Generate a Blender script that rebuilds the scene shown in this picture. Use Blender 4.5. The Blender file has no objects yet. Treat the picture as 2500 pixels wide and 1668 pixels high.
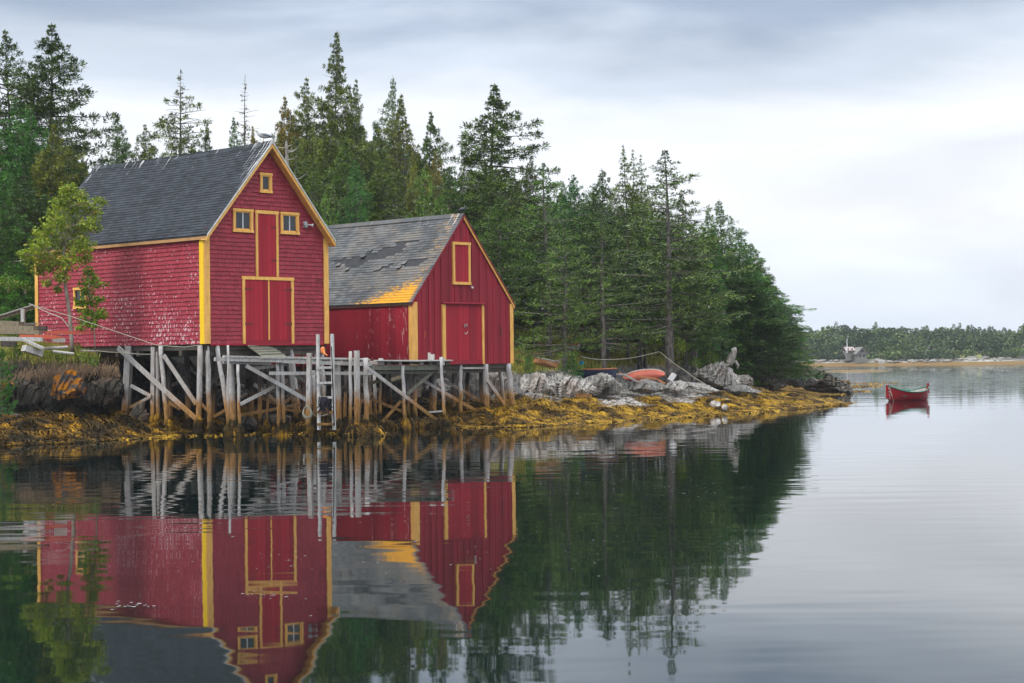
HAZE = 0.0002
import bpy, math, random
import numpy as np
from mathutils import Vector, Matrix, noise
PI = math.pi
R_ = random.Random(7)
scene = bpy.context.scene
col = scene.collection

# ------------------------------------------------------------------ camera
FPX, CU, CV = 4300.0, 1250.0, 834.0          # focal length in photo pixels, photo centre
CAMH = 2.7
PITCH, ROLL = math.atan(38/4300), 0.0115
Fw = Vector((0, math.cos(PITCH), math.sin(PITCH)))
R0 = Vector((1, 0, 0)); U0 = Vector((0, -math.sin(PITCH), math.cos(PITCH)))
CR = math.cos(ROLL)*R0 - math.sin(ROLL)*U0
CU_ = math.sin(ROLL)*R0 + math.cos(ROLL)*U0
cam_d = bpy.data.cameras.new("camera"); cam = bpy.data.objects.new("camera", cam_d); col.objects.link(cam)
cm = Matrix.Identity(4)
for i in range(3):
    cm[i][0] = CR[i]; cm[i][1] = CU_[i]; cm[i][2] = -Fw[i]
cm[2][3] = CAMH
cam.matrix_world = cm
cam_d.sensor_width = 36; cam_d.lens = 36*FPX/2500; cam_d.clip_start = 0.5; cam_d.clip_end = 6000
scene.camera = cam

# ------------------------------------------------------------------ sky and light
SUN_EL, SUN_AZ = math.radians(48), math.radians(-128)     # azimuth measured clockwise from +Y
w = bpy.data.worlds.new("World"); scene.world = w; w.use_nodes = True
wt = w.node_tree; wt.nodes.clear()
def wn(t, **k):
    n = wt.nodes.new(t)
    for a, b in k.items(): setattr(n, a, b)
    return n
tc = wn('ShaderNodeTexCoord'); sep = wn('ShaderNodeSeparateXYZ'); wt.links.new(tc.outputs['Generated'], sep.inputs[0])
mp = wn('ShaderNodeMapping'); mp.inputs['Scale'].default_value = (2.0, 2.0, 8.0); mp.inputs['Location'].default_value = (3.7, 1.2, 0.5)
mp.inputs['Rotation'].default_value = (0, 0.06, 0)
wt.links.new(tc.outputs['Generated'], mp.inputs['Vector'])
n1 = wn('ShaderNodeTexNoise'); n1.inputs['Scale'].default_value = 1.6; n1.inputs['Detail'].default_value = 5; n1.inputs['Roughness'].default_value = .5; n1.inputs['Distortion'].default_value = .5
wt.links.new(mp.outputs[0], n1.inputs['Vector'])
def wmath(op, a, b):
    n = wn('ShaderNodeMath', operation=op)
    for i, s in enumerate((a, b)):
        if isinstance(s, (int, float)): n.inputs[i].default_value = s
        else: wt.links.new(s, n.inputs[i])
    return n.outputs[0]
nz = wmath('SUBTRACT', n1.outputs['Fac'], .5)
warp = wmath('ADD', sep.outputs['Z'], wmath('MULTIPLY', nz, .11))
rp = wn('ShaderNodeValToRGB'); cr = rp.color_ramp; cr.interpolation = 'EASE'
stops = [(0.0, (.66, .72, .82)), (.03, (.72, .77, .86)), (.08, (.80, .82, .87)), (.14, (.79, .82, .88)),
         (.168, (.58, .65, .75)), (.200, (.34, .41, .53)), (.25, (.44, .54, .70)), (.5, (1.35, 1.42, 1.5)), (1.0, (2.1, 2.15, 2.2))]
while len(cr.elements) < len(stops): cr.elements.new(.5)
for e, (p, c) in zip(cr.elements, stops): e.position = p; e.color = (*c, 1)
wt.links.new(warp, rp.inputs[0])
# second, finer layer of cloud tone
mp2 = wn('ShaderNodeMapping'); mp2.inputs['Scale'].default_value = (4.0, 4.0, 15.0); wt.links.new(tc.outputs['Generated'], mp2.inputs['Vector'])
n2 = wn('ShaderNodeTexNoise'); n2.inputs['Scale'].default_value = 1.5; n2.inputs['Detail'].default_value = 4; n2.inputs['Distortion'].default_value = .3
wt.links.new(mp2.outputs[0], n2.inputs['Vector'])
tone = wmath('ADD', .72, wmath('MULTIPLY', n2.outputs['Fac'], .52))
mul = wn('ShaderNodeMixRGB', blend_type='MULTIPLY'); mul.inputs[0].default_value = 1
wt.links.new(rp.outputs[0], mul.inputs[1]); wt.links.new(tone, mul.inputs[2])
sky = wn('ShaderNodeTexSky', sky_type='NISHITA', sun_disc=False); sky.sun_elevation = SUN_EL; sky.sun_rotation = SUN_AZ
bg1 = wn('ShaderNodeBackground'); bg1.inputs['Strength'].default_value = .05; wt.links.new(sky.outputs[0], bg1.inputs[0])
bg2 = wn('ShaderNodeBackground'); bg2.inputs['Strength'].default_value = 1.13; wt.links.new(mul.outputs[0], bg2.inputs[0])
mx = wn('ShaderNodeMixShader'); mx.inputs[0].default_value = .93
wt.links.new(bg1.outputs[0], mx.inputs[1]); wt.links.new(bg2.outputs[0], mx.inputs[2])
wo = wn('ShaderNodeOutputWorld'); wt.links.new(mx.outputs[0], wo.inputs[0])
sd_ = bpy.data.lights.new("sun", 'SUN'); sd_.energy = 1.5; sd_.angle = math.radians(14); sd_.color = (1, .96, .9)
sun = bpy.data.objects.new("sun", sd_); col.objects.link(sun)
sdir = Vector((math.sin(SUN_AZ)*math.cos(SUN_EL), math.cos(SUN_AZ)*math.cos(SUN_EL), math.sin(SUN_EL)))
sun.rotation_euler = sdir.to_track_quat('Z', 'Y').to_euler()
scene.view_settings.view_transform = 'Standard'; scene.view_settings.look = 'None'
scene.view_settings.exposure = 0.25; scene.view_settings.gamma = 1
scene.cycles.max_bounces = 6; scene.cycles.diffuse_bounces = 2; scene.cycles.glossy_bounces = 3
scene.cycles.transmission_bounces = 3; scene.cycles.transparent_max_bounces = 6; scene.cycles.volume_bounces = 0
scene.cycles.caustics_reflective = False; scene.cycles.caustics_refractive = False
scene.cycles.use_denoising = True

# ------------------------------------------------------------------ from photo pixels to places in the world
def ray(u, v): return FPX*Fw + (u-CU)*CR + (CV-v)*CU_
def P(u, v, d):
    r = ray(float(u), float(v)); return Vector((0, 0, CAMH)) + r*float(d/r.y)
def G(u, v, z=0.0):
    r = ray(float(u), float(v)); return Vector((0, 0, CAMH)) + r*float((z-CAMH)/r.z)
def pxm(d): return d/FPX              # metres per photo pixel at distance d

# ------------------------------------------------------------------ object helpers
MW = {}
def prop(o, label=None, cat=None, group=None, kind=None):
    if label: o['label'] = label
    if cat: o['category'] = cat
    if group: o['group'] = group
    if kind: o['kind'] = kind
    return o
def thing(name, label, cat, loc=(0, 0, 0), rz=0, group=None):
    o = bpy.data.objects.new(name, None); col.objects.link(o); o.empty_display_size = .3
    o.location = loc; o.rotation_euler = (0, 0, rz)
    MW[o.name] = Matrix.Translation(Vector(loc)) @ Matrix.Rotation(rz, 4, 'Z')
    return prop(o, label, cat, group)
class MB:
    def __init__(s): s.v = []; s.f = []; s.c = None
    def quad(s, a, b, c, d):
        n = len(s.v); s.v += [tuple(a), tuple(b), tuple(c), tuple(d)]; s.f.append((n, n+1, n+2, n+3)); return s
    def tri(s, a, b, c):
        n = len(s.v); s.v += [tuple(a), tuple(b), tuple(c)]; s.f.append((n, n+1, n+2)); return s
    def hexa(s, p):      # 8 points: bottom 4 ccw, top 4 ccw
        n = len(s.v); s.v += [tuple(q) for q in p]
        for f in ((3, 2, 1, 0), (4, 5, 6, 7), (0, 1, 5, 4), (1, 2, 6, 5), (2, 3, 7, 6), (3, 0, 4, 7)): s.f.append(tuple(n+i for i in f))
        return s
    def box(s, x0, y0, z0, x1, y1, z1):
        return s.hexa([(x0, y0, z0), (x1, y0, z0), (x1, y1, z0), (x0, y1, z0), (x0, y0, z1), (x1, y0, z1), (x1, y1, z1), (x0, y1, z1)])
    def bar(s, p, q, w, h, up=(0, 0, 1), w2=None, h2=None):
        p = Vector(p); q = Vector(q); d = (q-p).normalized(); up = Vector(up)
        if abs(d.dot(up)) > .98: up = Vector((0, 1, 0))
        sx = d.cross(up).normalized(); sz = sx.cross(d)
        w2 = w if w2 is None else w2; h2 = h if h2 is None else h2
        a = [p-sx*w/2-sz*h/2, p+sx*w/2-sz*h/2, p+sx*w/2+sz*h/2, p-sx*w/2+sz*h/2]
        b = [q-sx*w2/2-sz*h2/2, q+sx*w2/2-sz*h2/2, q+sx*w2/2+sz*h2/2, q-sx*w2/2+sz*h2/2]
        return s.hexa(a+b)
    def tube(s, pts, rad, n=8, cap=True, wob=0.0):
        pts = [Vector(p) for p in pts]; base = len(s.v); ph = R_.random()*9
        for i, p in enumerate(pts):
            d = (pts[min(i+1, len(pts)-1)]-pts[max(i-1, 0)]).normalized()
            a = d.cross(Vector((0.13, 1, 0.21))).normalized(); b = d.cross(a)
            r = rad[i] if isinstance(rad, (list, tuple)) else rad
            for k in range(n):
                t = 2*PI*k/n; rr = r*(1+wob*math.sin(k*2.3+i*1.7+ph)) if wob else r
                s.v.append(tuple(p+a*math.cos(t)*rr+b*math.sin(t)*rr))
        for i in range(len(pts)-1):
            for k in range(n):
                s.f.append((base+i*n+k, base+i*n+(k+1) % n, base+(i+1)*n+(k+1) % n, base+(i+1)*n+k))
        if cap:
            s.f.append(tuple(base+k for k in range(n))[::-1]); s.f.append(tuple(base+(len(pts)-1)*n+k for k in range(n)))
        return s
    def blob(s, c, r, seg=10, ring=7, sc=(1, 1, 1), nz=0, seed=0):
        c = Vector(c); b = len(s.v)
        for i in range(ring+1):
            ph = PI*i/ring
            for k in range(seg):
                t = 2*PI*k/seg; d = Vector((math.sin(ph)*math.cos(t), math.sin(ph)*math.sin(t), math.cos(ph)))
                rr = r*(1+nz*noise.noise(d*1.7+Vector((seed, seed*2.1, 0))))
                s.v.append((c.x+d.x*rr*sc[0], c.y+d.y*rr*sc[1], c.z+d.z*rr*sc[2]))
        for i in range(ring):
            for k in range(seg): s.f.append((b+i*seg+k, b+(i+1)*seg+k, b+(i+1)*seg+(k+1) % seg, b+i*seg+(k+1) % seg))
        return s
    def build(s, name, m, parent=None, world=False, smooth=False, auto=None):
        me = bpy.data.meshes.new(name)
        v = s.v
        if parent is not None and world:
            inv = MW[parent.name].inverted(); v = [tuple(inv @ Vector(p)) for p in v]
        me.from_pydata(v, [], s.f); me.materials.append(m)
        if smooth: me.polygons.foreach_set('use_smooth', [True]*len(me.polygons))
        me.update()
        o = bpy.data.objects.new(name, me); col.objects.link(o)
        if parent is not None: o.parent = parent; MW[o.name] = MW[parent.name]
        else: MW[o.name] = Matrix.Identity(4)
        return o
def copy_thing(o, loc, rz, scale, color=None, label=None, group=None):
    r = o.copy(); col.objects.link(r); r.location = loc; r.rotation_euler = (0, 0, rz); r.scale = scale
    if label: r['label'] = label
    if group: r['group'] = group
    for ch in o.children:
        c = ch.copy(); col.objects.link(c); c.parent = r
        if color: c.color = color
        for g in ch.children:
            d = g.copy(); col.objects.link(d); d.parent = c
    return r

# ------------------------------------------------------------------ material helpers
class NT:
    def __init__(s, name, rough=.8, spec=.3):
        s.m = bpy.data.materials.new(name); s.m.use_nodes = True; s.t = s.m.node_tree
        s.b = s.t.nodes['Principled BSDF']; s.b.inputs['Roughness'].default_value = rough
        s.b.inputs['Specular IOR Level'].default_value = spec
    def set(s, sock, val):
        if isinstance(val, bpy.types.NodeSocket): s.t.links.new(val, sock)
        elif isinstance(val, tuple) and len(val) == 3 and sock.type == 'RGBA': sock.default_value = (*val, 1)
        else: sock.default_value = val
    def n(s, typ, ins={}, out=0, **props):
        n = s.t.nodes.new(typ)
        for k, v in props.items(): setattr(n, k, v)
        for k, v in ins.items(): s.set(n.inputs[k], v)
        return n.outputs[out]
    def coord(s, scale=(1, 1, 1), which='Object', loc=(0, 0, 0), rot=(0, 0, 0)):
        if which == 'World': o = s.n('ShaderNodeNewGeometry', out='Position')
        else: o = s.n('ShaderNodeTexCoord', out=which)
        return s.n('ShaderNodeMapping', {'Vector': o, 'Scale': scale, 'Location': loc, 'Rotation': rot})
    def noise(s, scale=5, vec=None, detail=4, rough=.55, dist=0):
        i = {'Scale': scale, 'Detail': detail, 'Roughness': rough, 'Distortion': dist}
        if vec is not None: i['Vector'] = vec
        return s.n('ShaderNodeTexNoise', i, out='Fac')
    def mix(s, f, a, b, mode='MIX'):
        return s.n('ShaderNodeMixRGB', {0: f, 1: a, 2: b}, blend_type=mode)
    def math(s, op, a, b=0.0, clamp=False): return s.n('ShaderNodeMath', {0: a, 1: b}, operation=op, use_clamp=clamp)
    def step(s, x, lo, hi): return s.n('ShaderNodeMapRange', {'Value': x, 'From Min': lo, 'From Max': hi}, clamp=True)
    def island(s): return s.n('ShaderNodeNewGeometry', out='Random Per Island')
    def sep(s, v, k): return s.n('ShaderNodeSeparateXYZ', {0: v}, out=k)
    def bump(s, h, strength=.5, dist=.02):
        s.t.links.new(s.n('ShaderNodeBump', {'Height': h, 'Strength': strength, 'Distance': dist}), s.b.inputs['Normal'])
    def base(s, c): s.set(s.b.inputs['Base Color'], c); return s
def simple(name, c1, c2=None, scale=4, rough=.75, stretch=(1, 1, 1), isl=0.0, bump=.2, spec=.3, which='Object', lo=.35, hi=.65):
    t = NT(name, rough, spec); v = t.coord(stretch, which)
    f = t.noise(scale, v); c = t.mix(t.step(f, lo, hi), c1, c2 or tuple(x*.7 for x in c1))
    if isl: c = t.mix(1.0, c, t.math('ADD', 1-isl*.5, t.math('MULTIPLY', t.island(), isl)), 'MULTIPLY')
    t.base(c)
    if bump: t.bump(t.noise(scale*4, v), bump, .01)
    return t.m
RED = (.30, .022, .036)
def red_shingle(name, peel):
    t = NT(name, .62, .3); v = t.coord()
    c = t.mix(t.noise(1.3, v), (.25, .020, .034), (.38, .042, .062))
    c = t.mix(1.0, c, t.math('ADD', .84, t.math('MULTIPLY', t.island(), .30)), 'MULTIPLY')
    grain = t.noise(22, t.coord((2.2, 2.2, .12)))
    c = t.mix(1.0, c, t.math('ADD', .8, t.math('MULTIPLY', grain, .4)), 'MULTIPLY')
    if peel:
        y = t.sep(v, 1); z = t.sep(v, 2)
        region = t.noise(.8, t.coord(loc=(3, 5, 1)), 4)
        mask = t.noise(6.5, t.coord((1, 2.3, 1.0)), 2, .5)
        thr = t.math('ADD', t.math('MULTIPLY', t.step(region, .38, .66), .10), t.math('MULTIPLY', t.step(z, 3.6, .2), .07))
        thr = t.math('ADD', thr, t.math('MULTIPLY', t.step(y, 8, 1), .03))
        val = t.math('ADD', mask, thr)
        pm = t.math('MULTIPLY', t.step(val, .735, .765), peel)
        c = t.mix(t.math('MULTIPLY', t.step(region, .3, .6), .30), c, (.46, .06, .10))
        c = t.mix(pm, c, (.62, .45, .46))
    t.base(c); t.bump(grain, .35, .006)
    return t.m
M = {}
M['shingle_front'] = red_shingle('red_shingle', 0)
M['shingle_side'] = red_shingle('red_shingle_peeling', .95)
def red_board(name, peel, bright=1.0):
    t = NT(name, .6, .3); v = t.coord()
    c = t.mix(t.noise(1.6, t.coord((1, 1, .25))), (.22*bright, .008, .020), (.34*bright, .018, .034))
    c = t.mix(1.0, c, t.math('ADD', .74, t.math('MULTIPLY', t.island(), .45)), 'MULTIPLY')
    g = t.noise(16, t.coord((2.5, 2.5, .1)))
    c = t.mix(1.0, c, t.math('ADD', .82, t.math('MULTIPLY', g, .36)), 'MULTIPLY')
    if peel:
        y = t.sep(v, 1); m = t.noise(9, t.coord((1, 1.5, .22)), 5, .7); r = t.noise(1.1, t.coord((1, 1, .2), loc=(2, 9, 4)))
        a = t.math('ADD', m, t.math('ADD', t.math('MULTIPLY', t.step(y, 3.2, .6), .1), t.math('MULTIPLY', t.step(r, .4, .62), .09)))
        c = t.mix(t.math('MULTIPLY', t.step(a, .735, .765), .9), c, (.60, .44, .40))
    t.base(c); t.bump(g, .3, .005); return t.m
M['board_front'] = red_board('red_board', 0)
M['board_side'] = red_board('red_board_peeling', 1)
M['door_red'] = red_board('red_door_board', 0, 1.22)
M['yellow'] = simple('ochre_paint', (.90, .50, .13), (.66, .33, .08), 4, .65, (3, 3, .5), .16, .3, lo=.38, hi=.72)
M['yellow_bright'] = simple('bright_yellow_paint', (.95, .62, .012), (.88, .54, .02), 2.5, .55, (2, 2, .3), .1, .1)
M['white_edge'] = simple('white_drip_edge', (.72, .71, .68), (.5, .49, .47), 3, .5)
M['iron'] = simple('rusty_iron', (.055, .03, .022), (.13, .05, .03), 20, .6)
M['glass'] = NT('window_glass', .06, .5).base((.018, .028, .036)).m
M['grey_metal'] = simple('grey_metal', (.45, .46, .47), (.3, .3, .31), 12, .45)
M['white_paint'] = simple('white_paint', (.75, .76, .78), (.6, .6, .62), 8, .55)
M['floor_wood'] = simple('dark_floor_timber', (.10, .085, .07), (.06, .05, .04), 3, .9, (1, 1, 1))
def roof_mat(name, light, dark, kind):
    t = NT(name, .88, .25); v = t.coord(); y = t.sep(v, 1); z = t.sep(v, 2); x = t.sep(v, 0)
    big = t.noise(.9, v, 5)
    c = t.mix(t.step(big, .3, .7), dark, light)
    c = t.mix(1.0, c, t.math('ADD', .68, t.math('MULTIPLY', t.island(), .6)), 'MULTIPLY')
    c = t.mix(1.0, c, t.math('ADD', .85, t.math('MULTIPLY', t.noise(90, v, 2), .3)), 'MULTIPLY')
    if kind == 1:      # gull droppings run down from the ridge, thick near the gable
        m = t.noise(4.2, t.coord((.12, 3.0, .12)), 3, .6)
        a = t.math('ADD', m, t.math('MULTIPLY', t.step(y, 1.6, -.35), .17))
        a = t.math('ADD', a, t.math('MULTIPLY', t.step(z, 5.9, 7.6), .17))
        brk = t.noise(11, v, 2)
        a = t.math('ADD', a, t.math('MULTIPLY', brk, .07))
        lim = t.step(z, 5.6, 6.2)
        c = t.mix(t.math('MULTIPLY', t.math('MULTIPLY', t.step(a, .845, .87), lim), .9), c, (.62, .62, .62))
    if kind == 2:
        b2 = t.noise(.7, t.coord(loc=(4, 1, 2)), 5)
        c = t.mix(t.math('MULTIPLY', t.step(b2, .46, .7), .6), c, (.20, .175, .15))
        wx = t.noise(6, t.coord((.4, .7, 3.0)), 5, .65)       # orange lichen near the eave by the gable
        a = t.math('ADD', t.step(z, 3.55, 2.30), t.step(y, 4.3, .5))
        a = t.math('ADD', a, t.math('MULTIPLY', t.math('SUBTRACT', wx, .5), 1.5))
        k = t.math('MULTIPLY', t.step(t.math('ADD', a, t.math('MULTIPLY', t.math('SUBTRACT', t.noise(38, v, 3), .5), .8)), 1.08, 1.30), t.step(y, -.02, .2))
        c = t.mix(t.math('MULTIPLY', k, .92), c, t.mix(t.noise(5, t.coord((1, 1, 3))), (.50, .23, .02), (.86, .42, .012)))
        a2 = t.math('MULTIPLY', t.step(t.noise(3, t.coord((.5, .5, 2), loc=(8, 1, 2)), 5, .7), .60, .66), t.step(y, 5, 1))
        c = t.mix(t.math('MULTIPLY', a2, .45), c, (.45, .26, .06))
        m = t.noise(4.5, t.coord((.12, 3.0, .12)), 3, .6)
        a = t.math('ADD', m, t.math('MULTIPLY', t.step(y, 1.1, -.2), .16))
        a = t.math('ADD', a, t.math('MULTIPLY', t.step(z, 4.8, 6.2), .14))
        c = t.mix(t.math('MULTIPLY', t.math('MULTIPLY', t.step(a, .80, .83), t.step(z, 4.7, 5.2)), .85), c, (.6, .6, .58))
    t.base(c); t.bump(t.noise(60, v, 2), .3, .004); return t.m
M['roof_dark'] = roof_mat('dark_asphalt_shingle', (.038, .044, .054), (.023, .028, .036), 1)
M['roof_worn'] = roof_mat('worn_asphalt_shingle', (.125, .133, .140), (.070, .076, .082), 2)
M['felt'] = simple('torn_roofing_felt', (.032, .034, .038), (.05, .05, .055), 6, .95)
def wood_mat(name, light, mid, tide=True):
    t = NT(name, .88, .1); v = t.coord(which='World')
    g = t.noise(14, t.coord((2.6, 2.6, .22), 'World'), 5, .65)
    c = t.mix(t.step(g, .36, .62), mid, light)
    c = t.mix(t.math('MULTIPLY', t.step(g, .40, .34), .75), c, tuple(x*.28 for x in mid))
    c = t.mix(1.0, c, t.math('ADD', .70, t.math('MULTIPLY', t.island(), .5)), 'MULTIPLY')
    big = t.noise(.9, v, 3)
    c = t.mix(t.math('MULTIPLY', t.step(big, .45, .65), .55), c, tuple(x*k for x, k in zip(mid, (.95, .85, .72))))
    spots = t.step(t.noise(5, v, 5, .7), .62, .68)
    c = t.mix(t.math('MULTIPLY', spots, .5), c, (.20, .19, .12))
    if tide:
        lich = t.math('MULTIPLY', t.step(t.noise(6.5, t.coord(which='World', loc=(5, 2, 1)), 4, .6), .67, .70), t.step(big, .5, .56))
        c = t.mix(lich, c, (.55, .24, .03))
        z = t.math('ADD', t.sep(v, 2), t.math('MULTIPLY', t.math('SUBTRACT', t.noise(2.2, v, 4), .5), 1.3))
        wet = t.mix(t.step(g, .36, .60), (.16, .075, .025), (.46, .25, .10))
        c = t.mix(t.step(z, 1.6, 1.0), c, wet)
        c = t.mix(t.math('MULTIPLY', t.step(z, .85, .55), .7), c, (.20, .12, .03))
        c = t.mix(t.step(z, .55, .25), c, (.028, .022, .012))
    t.base(c); t.bump(g, .8, .02); return t.m
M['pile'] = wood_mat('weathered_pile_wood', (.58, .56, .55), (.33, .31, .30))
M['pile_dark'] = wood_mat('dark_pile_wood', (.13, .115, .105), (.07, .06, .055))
M['plank'] = wood_mat('silver_driftwood', (.60, .58, .55), (.33, .31, .29), False)
M['beam_green'] = wood_mat('algae_stained_beam', (.24, .24, .19), (.14, .14, .11), False)
M['beam_brown'] = wood_mat('bare_timber_beam', (.30, .25, .17), (.17, .14, .10), False)
M['whitewood'] = wood_mat('whitewashed_timber', (.56, .55, .54), (.34, .33, .32), False)
M['red_orange'] = simple('worn_orange_red_paint', (.62, .10, .045), (.45, .12, .07), 9, .6, (1, 3, 3))
M['rope'] = simple('pale_rope', (.42, .39, .31), (.3, .28, .22), 20, .9)
M['hose'] = NT('black_hose', .5).base((.012, .012, .013)).m
# ------------------------------------------------------------------ the two fish houses
TH = math.radians(46.8)
class House:
    def __init__(s, name, label, cat, O, W, L, He, Ha):
        s.O = Vector(O); s.W, s.L, s.He, s.Ha = W, L, He, Ha
        s.m = (Ha-He)/(W/2)
        s.root = thing(name, label, cat, O, TH)
        s.inv = MW[s.root.name].inverted()
    def hit(s, u, v, axis, val):        # where the sight line through a photo pixel meets a plane of the house
        o = s.inv @ Vector((0, 0, CAMH)); r = (s.inv.to_3x3() @ ray(u, v)); t = (val-o[axis])/r[axis]; return o+r*t
    def fr(s, u, v): p = s.hit(u, v, 1, 0.0); return p.x, p.z
def front_shingles(mb, W, L, He, Ha, holes, course=.158, tw=(.09, .19), z0=0.0):
    z = z0; m = (Ha-He)/(W/2); rr = random.Random(3)
    while z < Ha:
        zt = min(z+course, Ha)
        xl = 0.0 if z < He else (z-He)/m; xr = W-xl
        segs = [(xl, xr)]
        for (a, b, c, d) in holes:       # x0,x1,z0,z1
            if z+course*.7 > c and z+course*.3 < d:
                ns = []
                for (p, q) in segs:
                    if b <= p or a >= q: ns.append((p, q)); continue
                    if a > p: ns.append((p, a))
                    if b < q: ns.append((b, q))
                segs = ns
        for (p, q) in segs:
            x = p - rr.random()*.05
            while x < q:
                w_ = rr.uniform(*tw); a = max(x, p); b = min(x+w_-.006, q)
                if b-a > .012:
                    j = rr.uniform(-.008, .008); t = rr.uniform(.032, .042); zl = z+j; zh = z+course+.02
                    if z >= He:
                        zh = min(zh, He+m*min(b, W-a)) if min(b, W-a) < W/2 else zh
                    mb.hexa([(a, -t, zl), (b, -t, zl), (b, 0, zl), (a, 0, zl), (a, -.004, zh), (b, -.004, zh), (b, 0, zh), (a, 0, zh)])
                x += w_
        z += course
def side_shingles(mb, L, He, holes, course=.158, tw=(.09, .20)):
    z = 0.0; rr = random.Random(5)
    while z < He-.02:
        segs = [(0.0, L)]
        for (a, b, c, d) in holes:
            if z+course*.7 > c and z+course*.3 < d:
                ns = []
                for (p, q) in segs:
                    if b <= p or a >= q: ns.append((p, q)); continue
                    if a > p: ns.append((p, a))
                    if b < q: ns.append((b, q))
                segs = ns
        for (p, q) in segs:
            y = p
            while y < q:
                w_ = rr.uniform(*tw); a = y; b = min(y+w_-.006, q)
                j = rr.uniform(-.008, .008); t = rr.uniform(.034, .046); zl = z+j; zh = min(z+course+.02, He)
                if b-a > .012:
                    mb.hexa([(-t, b, zl), (-t, a, zl), (0, a, zl), (0, b, zl), (-.004, b, zh), (-.004, a, zh), (0, a, zh), (0, b, zh)])
                y += w_
        z += course
def roof_slope(mb, x0, z0, x1, z1, y0, y1, sag=0.0, course=.15, tab=.30, missing=None, missmb=None, lift=0.02, seed=1):
    # courses run along y, rising from the eave (x0,z0) to the ridge (x1,z1)
    rr = random.Random(seed); S = math.hypot(x1-x0, z1-z0); dx, dz = (x1-x0)/S, (z1-z0)/S
    nx, nzn = -dz*(1 if x1 > x0 else -1), abs(dx)
    def pt(s_, y, h):
        yy = (y-y0)/(y1-y0); sg = -sag*math.sin(PI*yy)*(s_/S)
        return (x0+dx*s_+nx*h, y, z0+dz*s_+nzn*h+sg)
    s_ = 0.0; row = 0
    while s_ < S-.02:
        y = y0-(row % 2)*tab/2
        st = min(s_+course+.03, S)
        while y < y1:
            a = max(y, y0); b = min(y+tab-.007, y1)
            if b-a > .01:
                wob = .006*math.sin(a*1.3+row)
                t = lift+rr.uniform(-.003, .006)
                if missing and missing(s_, (a+b)/2): pass
                else:
                    j = rr.uniform(-.005, .005)
                    q = [pt(s_+j, a, t), pt(s_+j, b, t), pt(s_+j, b, 0), pt(s_+j, a, 0), pt(st, a, .004), pt(st, b, .004), pt(st, b, 0), pt(st, a, 0)]
                    mb.hexa(q)
            y += tab
        s_ += course; row += 1
def gable_solid(mb, W, L, He, Ha, y0=0.0, th=.12, rear=False):
    # wall backing slabs: front gable, back gable, two sides, closed box
    for (ya, yb) in (((L-th, L),) if rear else ((y0, y0+th),)):
        n = len(mb.v)
        pr = [(0, 0), (W, 0), (W, He), (W/2, Ha), (0, He)]
        mb.v += [(x, ya, z) for x, z in pr]+[(x, yb, z) for x, z in pr]
        mb.f += [(n, n+1, n+2, n+3, n+4), (n+9, n+8, n+7, n+6, n+5)]
        for i in range(5): j = (i+1) % 5; mb.f.append((n+i, n+5+i, n+5+j, n+j))
def frame(mb, x0, x1, z0, z1, w_, y0, y1, sill=True):
    mb.box(x0, y0, z0+w_, x0+w_, y1, z1-w_); mb.box(x1-w_, y0, z0+w_, x1, y1, z1-w_)
    mb.box(x0-.02, y0-.008, z1-w_, x1+.02, y1, z1)
    if sill: mb.box(x0-.02, y0-.015, z0, x1+.02, y1, z0+w_)

# ---- big shingled house
c1 = G(504, 1061)
O1 = Vector((-748/4300*64.35, 64.35, 3.31))
H1 = House('fish_house', 'larger red shingled fish house on stilts, dark grey roof and three small gable windows', 'building', O1, 5.85, 11.3, 4.08, 7.52)
r1 = H1.root; W, L, He, Ha = 5.85, 11.3, 4.08, 7.52
def fx(H, u0, v0, u1, v1):
    a = H.fr(u0, v0); b = H.fr(u1, v1); return min(a[0], b[0]), max(a[0], b[0]), min(a[1], b[1]), max(a[1], b[1])
def zm2(x, y): return 460+x/2.8, 320+y/2.8       # zoomed crop pixels to photo pixels
def box2(x0, y0, x1, y1):
    a = zm2(x0, y0); b = zm2(x1, y1); return fx(H1, a[0], a[1], b[0], b[1])
win_top = box2(483, 284, 565, 428)
win_l = box2(299, 528, 436, 697)
win_r = box2(624, 552, 750, 711)
updoor = box2(453, 540, 612, 990)
dbl = box2(363, 992, 718, 1456)
dbl = (dbl[0], dbl[1], 0.0, dbl[3])
updoor = (updoor[0], updoor[1], dbl[3]+.01, updoor[3])
holes = [win_top, win_l, win_r, updoor, dbl]
holes = [(a+.03, b-.03, c+.03 if c > .1 else -1, d-.03) for a, b, c, d in holes]
mb = MB(); gable_solid(mb, W, L, He, Ha-.1); 
gw = mb; front_shingles(gw, W, L, He, Ha-.1, holes)
gw.build('gable_wall', M['shingle_front'], r1)
mb = MB(); gable_solid(mb, W, L, He, Ha-.1, rear=True); mb.build('rear_wall', M['shingle_front'], r1)
pw = H1.hit(185, 745, 0, 0.0); ph = H1.hit(203, 705, 0, 0.0)
sw = (5.0, 6.0, 1.3, 2.4)
a = H1.hit(183, 755, 0, 0.0); b = H1.hit(214, 701, 0, 0.0)
sw = (min(a.y, b.y), max(a.y, b.y), min(a.z, b.z), max(a.z, b.z))
mb = MB(); mb.box(.002, .12, 0, .11, L-.12, He); side_shingles(mb, L, He, [(sw[0]+.05, sw[1]-.05, sw[2]+.05, sw[3]-.05)])
s1 = mb.build('side_wall', M['shingle_side'], r1); s1['label'] = 'long side wall with white paint peeling off its red shingles'
mb = MB(); mb.box(W-.11, .12, 0, W-.002, L-.12, He); mb.build('far_side_wall', M['shingle_front'], r1)
mb = MB(); mb.box(.05, .05, -.22, W-.05, L-.05, -.002)
for i in range(9): mb.box(.0, .1+i*(L-.4)/8, -.42, W, .28+i*(L-.4)/8, -.222)
mb.build('floor_frame', M['floor_wood'], r1)
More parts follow.
